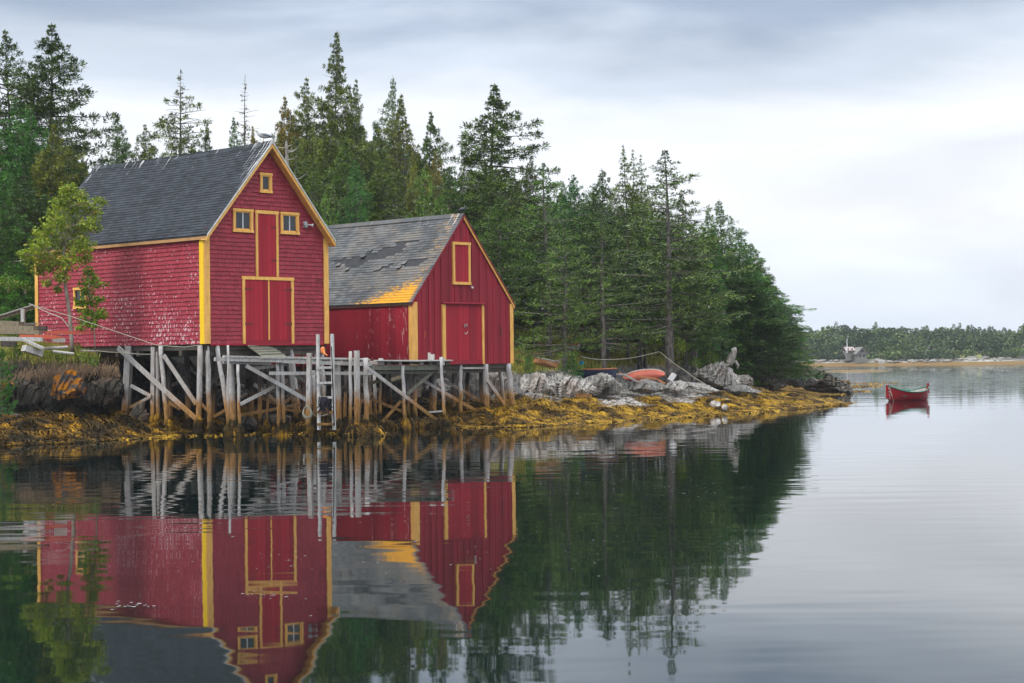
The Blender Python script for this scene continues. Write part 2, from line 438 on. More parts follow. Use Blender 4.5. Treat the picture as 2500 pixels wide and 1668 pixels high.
# roof
eo, fo = .16, .36      # eave and gable overhang
m1 = (Ha-He)/(W/2)
mb = MB()
zE = He-eo*m1+.09; zR = Ha+.09
def slab(mb, x0, z0, x1, z1, y0, y1, th, sag=0):
    N = 8
    for i in range(N):
        ya = y0+(y1-y0)*i/N; yb = y0+(y1-y0)*(i+1)/N
        sa = -sag*math.sin(PI*i/N); sb = -sag*math.sin(PI*(i+1)/N)
        mb.hexa([(x0, ya, z0-th), (x1, ya, z1-th+sa), (x1, yb, z1-th+sb), (x0, yb, z0-th), (x0, ya, z0), (x1, ya, z1+sa), (x1, yb, z1+sb), (x0, yb, z0)])
slab(mb, -eo, zE, W/2, zR, -fo, L+.15, .05, .10); slab(mb, W/2, zR, W+eo, zE, -fo, L+.15, .05, .10)
roof_slope(mb, -eo, zE, W/2, zR, -fo-.01, L+.16, .10, .145, .31)
roof_slope(mb, W+eo, zE, W/2, zR, -fo-.01, L+.16, .10, .145, .31, seed=4)
for i in range(36):     # ridge caps
    y = -fo-.01+i*(L+fo+.15)/36; y2 = y+(L+fo+.15)/36+.02; sg = -.10*math.sin(PI*(y+fo)/(L+fo))
    mb.hexa([(W/2-.14, y, zR-.13+sg), (W/2, y, zR+.04+sg), (W/2, y2, zR+.03+sg), (W/2-.14, y2, zR-.14+sg), (W/2-.14, y, zR-.11+sg), (W/2, y, zR+.055+sg), (W/2, y2, zR+.045+sg), (W/2-.14, y2, zR-.12+sg)])
    mb.hexa([(W/2, y, zR+.04+sg), (W/2+.14, y, zR-.13+sg), (W/2+.14, y2, zR-.14+sg), (W/2, y2, zR+.03+sg), (W/2, y, zR+.055+sg), (W/2+.14, y, zR-.11+sg), (W/2+.14, y2, zR-.12+sg), (W/2, y2, zR+.045+sg)])
roof1 = mb.build('roof', M['roof_dark'], r1); roof1['label'] = 'dark grey shingle roof streaked with white bird droppings'
def rake(name, mat, x0, z0, x1, z1, y, dw, th, par, dz=0):
    mb = MB(); mb.hexa([(x0, y, z0-dw+dz), (x1, y, z1-dw+dz), (x1, y+th, z1-dw+dz), (x0, y+th, z0-dw+dz), (x0, y, z0+dz), (x1, y, z1+dz), (x1, y+th, z1+dz), (x0, y+th, z0+dz)])
    return mb.build(name, mat, par)
for sx in (0, 1):
    xa = -eo if sx == 0 else W+eo
    rake('bargeboard', M['yellow'], xa, zE-.055, W/2, zR-.055, -fo+.004, .17, .035, r1)
    rake('drip_edge', M['white_edge'], xa, zE+.015, W/2, zR+.015, -fo-.022, .075, .02, r1)
    mb = MB(); x1_ = W/2; sgn = 1
    mb.hexa([(xa, -fo+.04, zE-.20), (x1_, -fo+.04, zR-.20), (x1_, .0, zR-.20), (xa, .0, zE-.20), (xa, -fo+.04, zE-.17), (x1_, -fo+.04, zR-.17), (x1_, .0, zR-.17), (xa, .0, zE-.17)])
    mb.build('soffit', M['yellow'], r1)
mb = MB(); mb.box(-eo+.01, -fo+.05, zE-.17, -eo+.045, L+.1, zE-.055); mb.box(-eo+.046, .0, zE-.17, -.03, L, zE-.14); mb.build('eave_board', simple('bare_pine_fascia', (.55, .31, .13), (.42, .22, .10), 3), r1)
mb = MB(); mb.box(W+eo-.045, -fo+.05, zE-.17, W+eo-.01, L+.1, zE-.055); mb.build('eave_board', M['yellow'], r1)
# corner boards
mb = MB(); mb.box(-.075, -.012, 0, -.052, .24, He-.10); o = mb.build('corner_board', M['yellow_bright'], r1); o['label'] = 'bright yellow corner board on the side wall'
mb = MB(); mb.box(-.075, -.075, 0, .17, -.031, He+.02); mb.build('corner_board', M['yellow'], r1)
mb = MB(); mb.box(W-.20, -.075, 0, W+.03, -.031, He+.02); mb.build('corner_board', M['yellow'], r1)
mb = MB(); mb.box(-.075, L-.20, 0, -.052, L+.03, He-.10); mb.build('corner_board', M['yellow'], r1)
mb = MB(); mb.box(.18, -.05, -.06, W-.21, -.005, .0); mb.build('skirt_board', M['door_red'], r1)
def window(par, x0, x1, z0, z1, mull, axis='y'):
    mb = MB(); w_ = .095
    wr = par
    frame(mb, x0, x1, z0, z1, w_, -.075, -.001)
    o = mb.build('window', M['yellow'], wr)
    mb = MB(); i0, i1, k0, k1 = x0+w_, x1-w_, z0+w_, z1-w_
    frame(mb, i0, i1, k0, k1, .045, -.045, -.002, False); mb.box(i0+.045, -.045, k0, i1-.045, -.002, k0+.045)
    s_ = mb.build('sash', M['yellow'], o)
    if mull:
        mb = MB(); xm = (x0+x1)/2; mb.box(xm-.02, -.043, k0+.046, xm+.02, -.012, k1-.046); mb.build('glazing_bar', M['white_paint'], o)
    mb = MB(); mb.box(i0+.02, -.016, k0+.02, i1-.02, -.003, k1-.02); mb.build('pane', M['glass'], o)
window(r1, *win_top, False); window(r1, *win_l, True); window(r1, *win_r, True)
# side window: same build turned onto the side wall
def side_window(par, y0, y1, z0, z1):
    w_ = .10; mb = MB()
    for (a, b, c, d, x) in ((y0, y0+w_, z0+w_, z1-w_, -.075), (y1-w_, y1, z0+w_, z1-w_, -.075), (y0-.02, y1+.02, z1-w_, z1, -.085), (y0-.02, y1+.02, z0, z0+w_, -.09)):
        mb.box(x, a, c, -.001, b, d)
    o = mb.build('window', M['yellow'], par)
    mb = MB(); mb.box(-.016, y0+w_-.02, z0+w_-.02, -.003, y1-w_+.02, z1-w_+.02); mb.build('pane', M['glass'], o)
    ym = (y0+y1)/2; mb = MB(); mb.box(-.04, ym-.02, z0+w_, -.018, ym+.02, z1-w_); mb.build('glazing_bar', M['yellow'], o)
side_window(r1, *sw)
def board_panel(mb, x0, x1, z0, z1, y0, y1, n, rr):
    e = [x0+(x1-x0)*(i+(rr.uniform(-.15, .15) if 0 < i < n else 0))/n for i in range(n+1)]
    for i in range(n):
        j = rr.uniform(-.004, .003); mb.box(e[i]+.004, y0+j, z0, e[i+1]-.004, y1, z1)
def hinge(par, x0, z, ln, y=-.05):
    mb = MB(); mb.box(x0, y-.012, z-.018, x0+ln, y, z+.018); mb.tube([(x0 if ln > 0 else x0, y-.012, z-.05), (x0, y-.012, z+.05)], .014, 6); mb.build('hinge', M['iron'], par)
rr = random.Random(11)
# loft door
mb = MB(); fw = .105
x0, x1, z0, z1 = updoor
mb.box(x0, -.06, z0, x0+fw, -.001, z1-fw*1.2); mb.box(x1-fw, -.06, z0, x1, -.001, z1-fw*1.2); mb.box(x0-.02, -.068, z1-fw*1.2, x1+.02, -.001, z1)
mb.build('door_frame', M['yellow'], r1)
mb = MB(); board_panel(mb, x0+fw+.005, x1-fw-.005, z0+.01, z1-fw*1.2-.01, -.035, -.003, 4, rr)
d = mb.build('door', M['door_red'], r1)
for zz in (z1-.62, z0+.62): hinge(d, x1-fw-.02, zz, -.22, -.04)
# double doors
x0, x1, z0, z1 = dbl; fw = .12
mb = MB(); mb.box(x0, -.06, z0, x0+fw, -.001, z1-fw); mb.box(x1-fw, -.06, z0, x1, -.001, z1-fw); mb.box(x0-.02, -.068, z1-fw, x1+.02, -.001, z1)
mb.build('door_frame', M['yellow'], r1)
xm = (x0+x1)/2+.02
for (a, b, hs) in ((x0+fw+.005, xm-.03, 0), (xm+.03, x1-fw-.005, 1)):
    mb = MB(); board_panel(mb, a, b, z0+.13, z1-fw-.01, -.035, -.003, 5, rr); d = mb.build('door', M['door_red'], r1)
    for zz in (z1-fw-.35, z0+.75):
        if hs: hinge(d, b+.01, zz, -.36, -.04)
        else: hinge(d, a-.01, zz, .36, -.04)
mb = MB(); mb.box(xm-.029, -.05, z0+.14, xm+.029, -.003, z1-fw-.01); mb.build('door_post', M['yellow'], r1)
mb = MB(); mb.box(x0+fw+.005, -.05, z0+.0, x1-fw-.005, -.003, z0+.125); mb.build('door_sill', M['board_front'], r1)
# floodlight on the gable
lx, lz = H1.fr(*zm2(795, 642))
mb = MB(); mb.blob((lx, -.07, lz), .12, 12, 8, (.75, .55, 1.2)); lamp = mb.build('floodlight', M['grey_metal'], r1, smooth=True)
mb = MB(); mb.tube([(lx+.06, -.1, lz), (lx+.17, -.17, lz-.01), (lx+.24, -.22, lz-.02)], [.02, .025, .075], 10); mb.build('lamp_head', M['white_paint'], lamp)
mb = MB(); mb.box(lx-.09, -.03, lz-.13, lx+.09, -.028, lz+.13); mb.build('back_plate', M['grey_metal'], lamp)
lx, lz = H1.fr(*zm2(885, 1022)); mb = MB(); mb.tube([(lx-.12, -.06, lz), (lx+.1, -.10, lz+.02), (lx+.15, -.10, lz-.1)], .016, 6); mb.build('door_hook', M['iron'], r1)

# ---- smaller boarded house
O2 = Vector((-3.99, 70.6, 2.43))
H2 = House('boat_shed', 'smaller red board-and-batten shed on stilts with torn lichen-spotted roof, right of the shingled house', 'building', O2, 5.83, 9.2, 2.55, 6.10)
r2 = H2.root; W, L, He, Ha = 5.83, 9.2, 2.55, 6.10; m2 = (Ha-He)/(W/2)
def zm3(x, y): return 780+x/3.734, 500+y/3.734
def box3(x0, y0, x1, y1):
    a = zm3(x0, y0); b = zm3(x1, y1); return fx(H2, a[0], a[1], b[0], b[1])
hatch = box3(1205, 338, 1368, 732); dr = box3(1110, 892, 1494, 1452); dr = (dr[0], dr[1], 0.0, dr[3])
rr = random.Random(21)
mb = MB(); gable_solid(mb, W, L, He, Ha-.08)
x = 0.0; k = 0
while x < W:
    bw = rr.uniform(.13, .24); a, b = x+.004, min(x+bw, W); t = rr.uniform(.012, .026)+(.018 if k % 2 else 0)
    for (z0, z1) in ([(0, None)] if not (a < dr[1]-.05 and b > dr[0]+.05) else [(dr[3]-.05, None)]):
        if a < hatch[1]-.05 and b > hatch[0]+.05: segs = [(z0, hatch[2]+.05), (hatch[3]-.05, None)]
        else: segs = [(z0, None)]
        for (p, q) in segs:
            if q is None:
                qa = He+m2*min(a, W-a)-.06; qb = He+m2*min(b, W-b)-.06
            else: qa = qb = q
            if qa > p: mb.hexa([(a, -t, p), (b, -t, p), (b, 0, p), (a, 0, p), (a, -t, qa), (b, -t, qb), (b, 0, qb), (a, 0, qa)])
    x += bw; k += 1
mb.build('gable_wall', M['board_front'], r2)
mb = MB(); gable_solid(mb, W, L, He, Ha-.08, rear=True); mb.build('rear_wall', M['board_front'], r2)
mb = MB(); mb.box(.002, .12, 0, .11, L-.12, He); y = 0.0
while y < L:
    bw = rr.uniform(.10, .62); a, b = y+.003, min(y+bw, L); t = rr.uniform(.010, .026)+(.02 if bw < .17 else 0); mb.box(-t, a, 0, 0, b, He); y += bw
s2 = mb.build('side_wall', M['board_side'], r2); s2['label'] = 'plank side wall with pale streaks where the red paint has worn off'
mb = MB(); mb.box(W-.11, .12, 0, W-.002, L-.12, He); mb.build('far_side_wall', M['board_front'], r2)
mb = MB(); mb.box(.05, .05, -.2, W-.05, L-.05, -.002)
for i in range(7): mb.box(0, .1+i*(L-.4)/6, -.36, W, .25+i*(L-.4)/6, -.202)
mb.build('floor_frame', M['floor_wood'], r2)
eo, fo = .10, .10
zE = He-eo*m2+.08; zR = Ha+.08; S2 = math.hypot(W/2+eo, zR-zE)
def miss(s_, y):
    q = s_/S2; n = noise.noise(Vector((s_*2.1, y*1.1, 3)))*.05; n2 = noise.noise(Vector((s_*7, y*5, 1)))*.12
    yy = y
    A = abs(q-.60-(3.4-yy)*.055+n) < .06+n2*.45 and 2.3 < yy < 5.4          # long tear
    B = abs(q-.50+n) < .03+n2*.2 and 4.4 < yy < 6.4
    C = abs(q-.43) < .035 and .75+n < yy < 1.75+n2
    D = abs(q-.70+n) < .018 and 1.7 < yy < 3.2
    E = abs(q-.47) < .01 and .4 < yy < 1.6
    F = abs(q-.42-(2.8-yy)*.06) < .012 and 2.4 < yy < 3.4
    return A or B or C or D or E or F
mb = MB(); slab(mb, -eo, zE, W/2, zR, -fo, L+.1, .05, .05); slab(mb, W/2, zR, W+eo, zE, -fo, L+.1, .05, .05)
mb.build('roof_deck', M['felt'], r2)
mb = MB()
roof_slope(mb, -eo, zE, W/2, zR, -fo-.01, L+.11, .05, .14, .30, missing=miss, lift=.022, seed=9)
roof_slope(mb, W+eo, zE, W/2, zR, -fo-.01, L+.11, .05, .14, .30, lift=.022, seed=10)
mb.hexa([(W/2-.13, -fo-.015, zR-.12), (W/2, -fo-.015, zR+.05), (W/2, L+.1, zR+.04), (W/2-.13, L+.1, zR-.13), (W/2-.13, -fo-.015, zR-.10), (W/2, -fo-.015, zR+.065), (W/2, L+.1, zR+.055), (W/2-.13, L+.1, zR-.11)])
mb.hexa([(W/2, -fo-.015, zR+.05), (W/2+.13, -fo-.015, zR-.12), (W/2+.13, L+.1, zR-.13), (W/2, L+.1, zR+.04), (W/2, -fo-.015, zR+.065), (W/2+.13, -fo-.015, zR-.10), (W/2+.13, L+.1, zR-.11), (W/2, L+.1, zR+.055)])
rf2 = mb.build('roof', M['roof_worn'], r2); rf2['label'] = 'worn grey shingle roof with torn patches and orange lichen'
mb = MB()      # curled loose shingles round the tears
for i in range(60):
    s_ = rr.uniform(.4, .75)*S2; y = rr.uniform(.8, 6.2)
    if miss(s_, y) or not (miss(s_-.14, y) or miss(s_, y-.3) or miss(s_+.14, y)): continue
    q = s_/S2; x_ = -eo+(W/2+eo)*q; z_ = zE+(zR-zE)*q; n_ = Vector((-(zR-zE)/S2, 0, (W/2+eo)/S2)); up = Vector(((W/2+eo)/S2, 0, (zR-zE)/S2))
    c = Vector((x_, y, z_)); a = c+n_*(.05+rr.random()*.05)-up*.09; h = rr.uniform(.08, .15)
    mb.hexa([a-Vector((0, h, 0)), a+Vector((0, h, 0)), a+Vector((0, h, 0))-n_*.012, a-Vector((0, h, 0))-n_*.012, c+Vector((0, -h, 0))+up*.1+n_*.03, c+Vector((0, h, 0))+up*.1+n_*.03, c+Vector((0, h, 0))+up*.1+n_*.02, c+Vector((0, -h, 0))+up*.1+n_*.02])
if mb.v: mb.build('curled_shingles', M['roof_worn'], r2)['kind'] = 'stuff'
for sx in (0, 1):
    xa = -eo if sx == 0 else W+eo
    rake('bargeboard', M['yellow'] if sx else M['board_front'], xa, zE-.055, W/2, zR-.055, -fo+.004, .13 if sx else .10, .03, r2)
    rake('drip_edge', M['board_front'], xa, zE+.0, W/2, zR+.0, -fo-.018, .06, .02, r2)
mb = MB(); mb.box(-eo+.01, -.05, zE-.12, -eo+.04, L+.05, zE-.055); mb.build('eave_board', M['iron'], r2)
mb = MB(); mb.box(-.05, -.05, 0, .25, -.030, He-.02); mb.box(-.05, -.029, 0, -.032, .16, He-.08); mb.build('corner_board', M['yellow'], r2)
mb = MB(); mb.box(W-.17, -.068, 0, W+.03, -.046, He-.02); mb.build('corner_board', M['yellow'], r2)
x0, x1, z0, z1 = hatch; mb = MB(); frame(mb, x0, x1, z0, z1, .11, -.085, -.001); mb.build('hatch_frame', M['yellow'], r2)
mb = MB(); board_panel(mb, x0+.115, x1-.115, z0+.115, z1-.115, -.05, -.002, 4, rr); mb.build('hatch', M['door_red'], r2)
x0, x1, z0, z1 = dr; mb = MB(); mb.box(x0, -.085, z0, x0+.17, -.001, z1-.06); mb.build('door_jamb', M['yellow'], r2); mb = MB(); mb.box(x1-.12, -.085, z0, x1, -.001, z1-.06)
mb.build('door_jamb', M['yellow'], r2)
mb = MB(); mb.hexa([(x0-.02, -.16, z1-.05), (x1+.06, -.16, z1-.05), (x1+.06, 0, z1-.01), (x0-.02, 0, z1-.01), (x0-.02, -.16, z1-.015), (x1+.06, -.16, z1-.015), (x1+.06, 0, z1+.03), (x0-.02, 0, z1+.03)]); mb.build('door_hood', M['board_front'], r2)
mb = MB(); board_panel(mb, x0+.175, x1-.125, z0+.18, z1-.06, -.05, -.002, 6, rr); d2 = mb.build('door', M['door_red'], r2)
mb = MB(); mb.box(x0+.175, -.07, z0, x1-.125, -.002, z0+.175); mb.build('door_sill', M['board_front'], r2)
px_, pz_ = H2.fr(*zm3(1322, 1100)); mb = MB(); mb.box(px_-.16, -.075, pz_-.09, px_+.16, -.051, pz_+.03)
mb.build('latch_board', M['board_front'], d2)
mb = MB(); mb.tube([(px_-.08, -.09, pz_-.08), (px_-.08, -.1, pz_+.03), (px_+.04, -.1, pz_+.05), (px_+.05, -.09, pz_-.06)], .014, 6); mb.build('hasp', M['white_edge'], d2)
mb = MB(); mb.tube([(px_-.06+.03*i, -.065, pz_-.36+.025*(i-2.5)**2*.35) for i in range(7)], .012, 6); mb.build('pull_handle', M['white_edge'], d2)
bx_, bz_ = H2.fr(*zm3(1380, 758)); mb = MB(); mb.blob((bx_, -.09, bz_), .05, 10, 6); mb.tube([(bx_, -.02, bz_+.06), (bx_, -.09, bz_+.06), (bx_, -.09, bz_)], .02, 6); mb.build('lamp_bulb', M['white_paint'], r2)
for (zx, zy, l) in ((948, 1185, .13), (1640, 1155, .22)):
    hx, hz_ = H2.fr(*zm3(zx, zy)); mb = MB(); mb.tube([(hx, -.06, hz_+l), (hx+.01, -.10, hz_), (hx-.02, -.07, hz_-l)], .02, 6); mb.build('rope_cleat', M['red_orange'] if l < .2 else M['iron'], r2)
print('HOUSES', win_top, win_l, win_r, updoor, dbl, sw, hatch, dr)
# ------------------------------------------------------------------ land and water
cp = [Vector((-300, 40, 0)), Vector((-60, 53, 0)), Vector((-30, 56, 0)), G(0, 1087), G(200, 1080), G(400, 1063), G(560, 1044), G(700, 1034), G(880, 1031), G(1010, 1035), G(1180, 1041), G(1270, 1042),
      G(1430, 1031), G(1596, 1019), G(1760, 1008), G(1914, 1000), G(2030, 990), G(1990, 975), G(2010, 962), G(2075, 955),
      Vector((24.5, 131, 0)), Vector((22, 142, 0)), Vector((15, 160, 0)), Vector((0, 200, 0)), Vector((-30, 270, 0)), Vector((-120, 330, 0)), Vector((-300, 330, 0))]
CP = np.array([(p.x, p.y) for p in cp])
def sdist(X, Y):
    best = np.full(X.shape, 1e9); inside = np.zeros(X.shape, bool)
    for i in range(len(CP)):
        a = CP[i]; b = CP[(i+1) % len(CP)]; e = b-a
        t = np.clip(((X-a[0])*e[0]+(Y-a[1])*e[1])/(e@e), 0, 1)
        best = np.minimum(best, np.hypot(X-a[0]-t*e[0], Y-a[1]-t*e[1]))
        c = ((a[1] > Y) != (b[1] > Y)) & (X < (b[0]-a[0])*(Y-a[1])/(b[1]-a[1]+1e-12)+a[0])
        inside ^= c
    return np.where(inside, best, -best)
def vnoise(X, Y, sc, seed=0, oct=3):
    out = np.zeros(X.shape); amp = 1; tot = 0
    for o in range(oct):
        x = X/sc+seed*17.3+o*5.1; y = Y/sc+seed*9.7-o*3.3
        xi = np.floor(x).astype(int); yi = np.floor(y).astype(int); fx_ = x-xi; fy = y-yi
        fx_ = fx_*fx_*(3-2*fx_); fy = fy*fy*(3-2*fy)
        def h(i, j):
            n = (i*374761393+j*668265263+(seed+o)*982451653) & 0xffffffff
            n = ((n ^ (n >> 13))*1274126177) & 0xffffffff
            return ((n ^ (n >> 16)) & 0xffff)/65535.0
        v = (h(xi, yi)*(1-fx_)+h(xi+1, yi)*fx_)*(1-fy)+(h(xi, yi+1)*(1-fx_)+h(xi+1, yi+1)*fx_)*fy
        out += amp*(v-.5)*2; tot += amp; amp *= .5; sc *= .5
    return out/tot
XS = [-60, -22, -16, -12, -9, -6, 0, 3, 7, 10, 13, 16, 19, 25]
WID = [8, 7.5, 7.2, 7, 5, 4.5, 9, 11, 14, 15, 13, 10, 6, 2.2]
HED = [3.2, 3.0, 2.75, 2.55, 2.2, 1.9, 2.0, 2.0, 2.1, 2.2, 2.2, 2.1, 1.7, 1.0]
SLO = [.16, .17, .14, .11, .10, .12, .16, .17, .17, .15, .12, .08, .03, .01]
ZSH = [.6, .55, .55, .6, .6, .65, .75, .9, 1.25, 1.35, 1.1, .85, .6, .35]
def terrain(X, Y, rough=True):
    sd = sdist(X, Y)
    wv = np.interp(X, XS, WID); he = np.interp(X, XS, HED); sl = np.interp(X, XS, SLO); zs = np.interp(X, XS, ZSH)
    Yf = np.interp(X, CP[1:16, 0], CP[1:16, 1])
    sd = np.where(sd > 2, np.maximum(sd, np.minimum((Y-Yf)*.85, sd*(1+1.5*np.clip((sd-2)/4, 0, 1)))), sd)
    if rough: sj = sd+vnoise(X, Y, 1.6, 1, 4)*.9
    else: sj = sd
    z = np.where(sd < 0, sd*.25, 0.0)
    t = np.clip(sd/wv, 0, 1); z = z+zs*t**.85
    k = np.clip((sj-wv)/1.1, 0, 1); z = z+(he-zs)*k**.8
    hill = 4.5*(1-np.exp(-np.clip(sd-wv-1, 0, 500)*sl/4.5)); z = z+np.where(k > 0, hill, 0)
    if rough:
        shelf = (sd > -1) & (sd < wv)
        z = z+np.where(shelf, (vnoise(X, Y, .9, 3, 3)*.12+np.abs(vnoise(X, Y, 1.5, 6, 2))*np.where(X < 0, .45, .22))*np.clip((sd+.2)/1.5, 0, 1), 0)
        z = z+np.where((k > 0) & (k < 1), vnoise(X, Y, .5, 4, 4)*.18, 0)
        z = z+np.where(k >= 1, vnoise(X, Y, 2.5, 5, 4)*.16, 0)
    return z, sd, k, wv
def gz(x, y): return float(terrain(np.array([x]), np.array([y]))[0][0])
def axis(segs):
    out = []
    for a, b, st in segs: out += list(np.arange(a, b, st))
    return np.array(out+[segs[-1][1]])
xs = axis([(-400, -60, 20), (-60, -24, 2), (-24, 27, .22), (27, 60, 3), (60, 400, 20)]); ys = axis([(-60, 50, 10), (50, 96, .25), (96, 135, .6), (135, 200, 4), (200, 360, 10)])
Xg, Yg = np.meshgrid(xs, ys); Zg, SD, KK, WV = terrain(Xg, Yg)
Zg = np.where(SD < -6, -1.6-np.clip(-SD-6, 0, 40)*.03, Zg); Zg = np.maximum(Zg, -3)
nx, ny = len(xs), len(ys)
me = bpy.data.meshes.new('ground'); V = np.stack([Xg, Yg, Zg], -1).reshape(-1, 3)
idx = np.arange(nx*ny).reshape(ny, nx); Fq = np.stack([idx[:-1, :-1], idx[:-1, 1:], idx[1:, 1:], idx[1:, :-1]], -1).reshape(-1, 4)
me.vertices.add(len(V)); me.vertices.foreach_set('co', V.ravel()); me.loops.add(Fq.size); me.loops.foreach_set('vertex_index', Fq.ravel())
me.polygons.add(len(Fq)); me.polygons.foreach_set('loop_start', np.arange(0, Fq.size, 4)); me.polygons.foreach_set('loop_total', np.full(len(Fq), 4)); me.update(calc_edges=True)
# zone weights: r rock, g grass, b shingle beach
n1_ = vnoise(Xg, Yg, 1.2, 8, 3); t_ = SD/WV
beach = np.clip(1-np.abs(Xg-7.6+n1_*1.5)/5.0, 0, 1)*np.clip((t_-.2+n1_*.15)*6, 0, 1)*(KK <= .3)
grass = np.clip((KK-.85)*8, 0, 1)*np.clip((SD-WV-1.0+n1_*.9)*1.2, 0, 1)*(1-((Xg > -13.2) & (Xg < -.8) & (Yg < 95)))*(1-((Xg > -19) & (Xg < -.8) & (Yg > 74) & (Yg < 100)))
rock = np.clip((t_-.88+n1_*.12)*9, 0, 1)
ca = me.color_attributes.new('zone', 'FLOAT_COLOR', 'POINT')
ca.data.foreach_set('color', np.stack([rock, grass, beach, np.ones_like(rock)], -1).reshape(-1))
def ground_mat():
    t = NT('shore_ground', .9, .1); v = t.coord(which='World'); z = t.n('ShaderNodeVertexColor', layer_name='zone')
    sp = t.n('ShaderNodeSeparateColor', {0: z}); spn = sp.node
    weed = t.mix(t.noise(1.6, v, 5), (.045, .028, .008), (.26, .14, .012))
    weed = t.mix(t.step(t.noise(5, v, 4), .5, .62), weed, (.028, .022, .012))
    strata = t.noise(2.2, t.coord((3.5, 1.2, .8), 'World', rot=(0, .5, .4)), 6, .65)
    rockc = t.mix(t.step(strata, .35, .62), (.05, .047, .045), (.27, .255, .24))
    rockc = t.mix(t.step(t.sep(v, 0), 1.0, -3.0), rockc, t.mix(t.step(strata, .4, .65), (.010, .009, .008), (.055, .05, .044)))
    bch = t.mix(t.step(t.noise(9, v, 3), .4, .6), (.42, .40, .37), (.20, .19, .175))
    gr = t.mix(t.step(t.noise(1.1, v, 5), .38, .6), (.15, .18, .035), (.42, .32, .10))
    c = t.mix(spn.outputs[0], weed, rockc); c = t.mix(spn.outputs[2], c, bch); c = t.mix(spn.outputs[1], c, gr)
    t.base(c); t.bump(t.mix(.5, strata, t.noise(6, v, 5)), .9, .10); return t.m
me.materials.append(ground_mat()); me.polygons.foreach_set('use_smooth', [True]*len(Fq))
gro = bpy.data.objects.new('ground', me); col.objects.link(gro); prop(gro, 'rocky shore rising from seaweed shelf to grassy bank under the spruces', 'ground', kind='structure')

# water: one sheet out to the horizon
t = NT('sea_water', .025, .5); t.b.inputs['IOR'].default_value = 1.42
v = t.coord(which='World')
yv = t.sep(v, 1)
b = t.mix(t.noise(.25, v), (.0010, .0050, .0048), (.0020, .0080, .0080)); t.base(b)
wA = t.noise(1.0, t.coord((.55, 1.35, 1), 'World', rot=(0, 0, .12)), 1, .4)
wB = t.noise(1.0, t.coord((.30, 1.25, 1), 'World', rot=(0, 0, -.05)), 1, .5)
wC = t.noise(1.0, t.coord((.10, .30, 1), 'World', rot=(0, 0, .2)), 2, .5)
patch = t.step(t.noise(1.0, t.coord((.035, .16, 1), 'World', loc=(3, 7, 0)), 3, .5), .40, .62)
far = t.step(yv, 106, 190); mid = t.step(yv, 30, 60)
band = t.math('MULTIPLY', t.step(yv, 24, 33), t.step(yv, 75, 45))
hA = t.math('MULTIPLY', wA, t.math('ADD', t.math('ADD', .0026, t.math('MULTIPLY', mid, .0010)), t.math('MULTIPLY', far, .006)))
hB = t.math('MULTIPLY', wB, t.math('ADD', t.math('ADD', .0004, t.math('MULTIPLY', patch, .0012)), t.math('ADD', t.math('MULTIPLY', band, .0045), t.math('MULTIPLY', far, .030))))
hC = t.math('MULTIPLY', wC, .010)
h = t.math('ADD', t.math('ADD', hA, hB), hC)
t.t.links.new(t.n('ShaderNodeBump', {'Height': h, 'Strength': 1.0, 'Distance': 1.0}), t.b.inputs['Normal'])
mb = MB(); mb.quad((-1200, -300, 0), (1200, -300, 0), (1200, 900, 0), (-1200, 900, 0))
wat = mb.build('water', t.m); prop(wat, 'calm dark green sea water mirroring the red houses and spruces', 'water', kind='structure')

# ------------------------------------------------------------------ rocks
def rock_mat(name, a, b_, lichen=0.0, dark=(.035, .033, .032)):
    t = NT(name, .9, .1); v = t.coord(which='World')
    st = t.noise(3.2, t.coord((3.2, 1.6, .55), 'World', rot=(0, .35, .3)), 6, .7)
    c = t.mix(t.step(st, .40, .60), b_, a); c = t.mix(t.step(st, .38, .30), c, dark)
    c = t.mix(t.math('MULTIPLY', t.step(t.noise(1.3, v, 5), .5, .62), .5), c, (.30, .22, .17))
    if lichen:
        c = t.mix(t.math('MULTIPLY', t.step(t.noise(3.0, v, 6, .7), .50-lichen*.08, .56-lichen*.08), .95), c, (.62, .24, .015))
    z = t.math('ADD', t.sep(v, 2), t.math('MULTIPLY', t.noise(2, v), .5))
    t.base(c); t.bump(st, 1.0, .12); return t.m
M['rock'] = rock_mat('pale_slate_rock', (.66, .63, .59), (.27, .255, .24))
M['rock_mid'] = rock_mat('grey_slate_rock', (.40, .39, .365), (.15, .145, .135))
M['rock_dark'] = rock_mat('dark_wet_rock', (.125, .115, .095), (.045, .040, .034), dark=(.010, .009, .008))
M['rock_lichen'] = rock_mat('lichen_rock', (.16, .15, .15), (.07, .065, .065), .42)
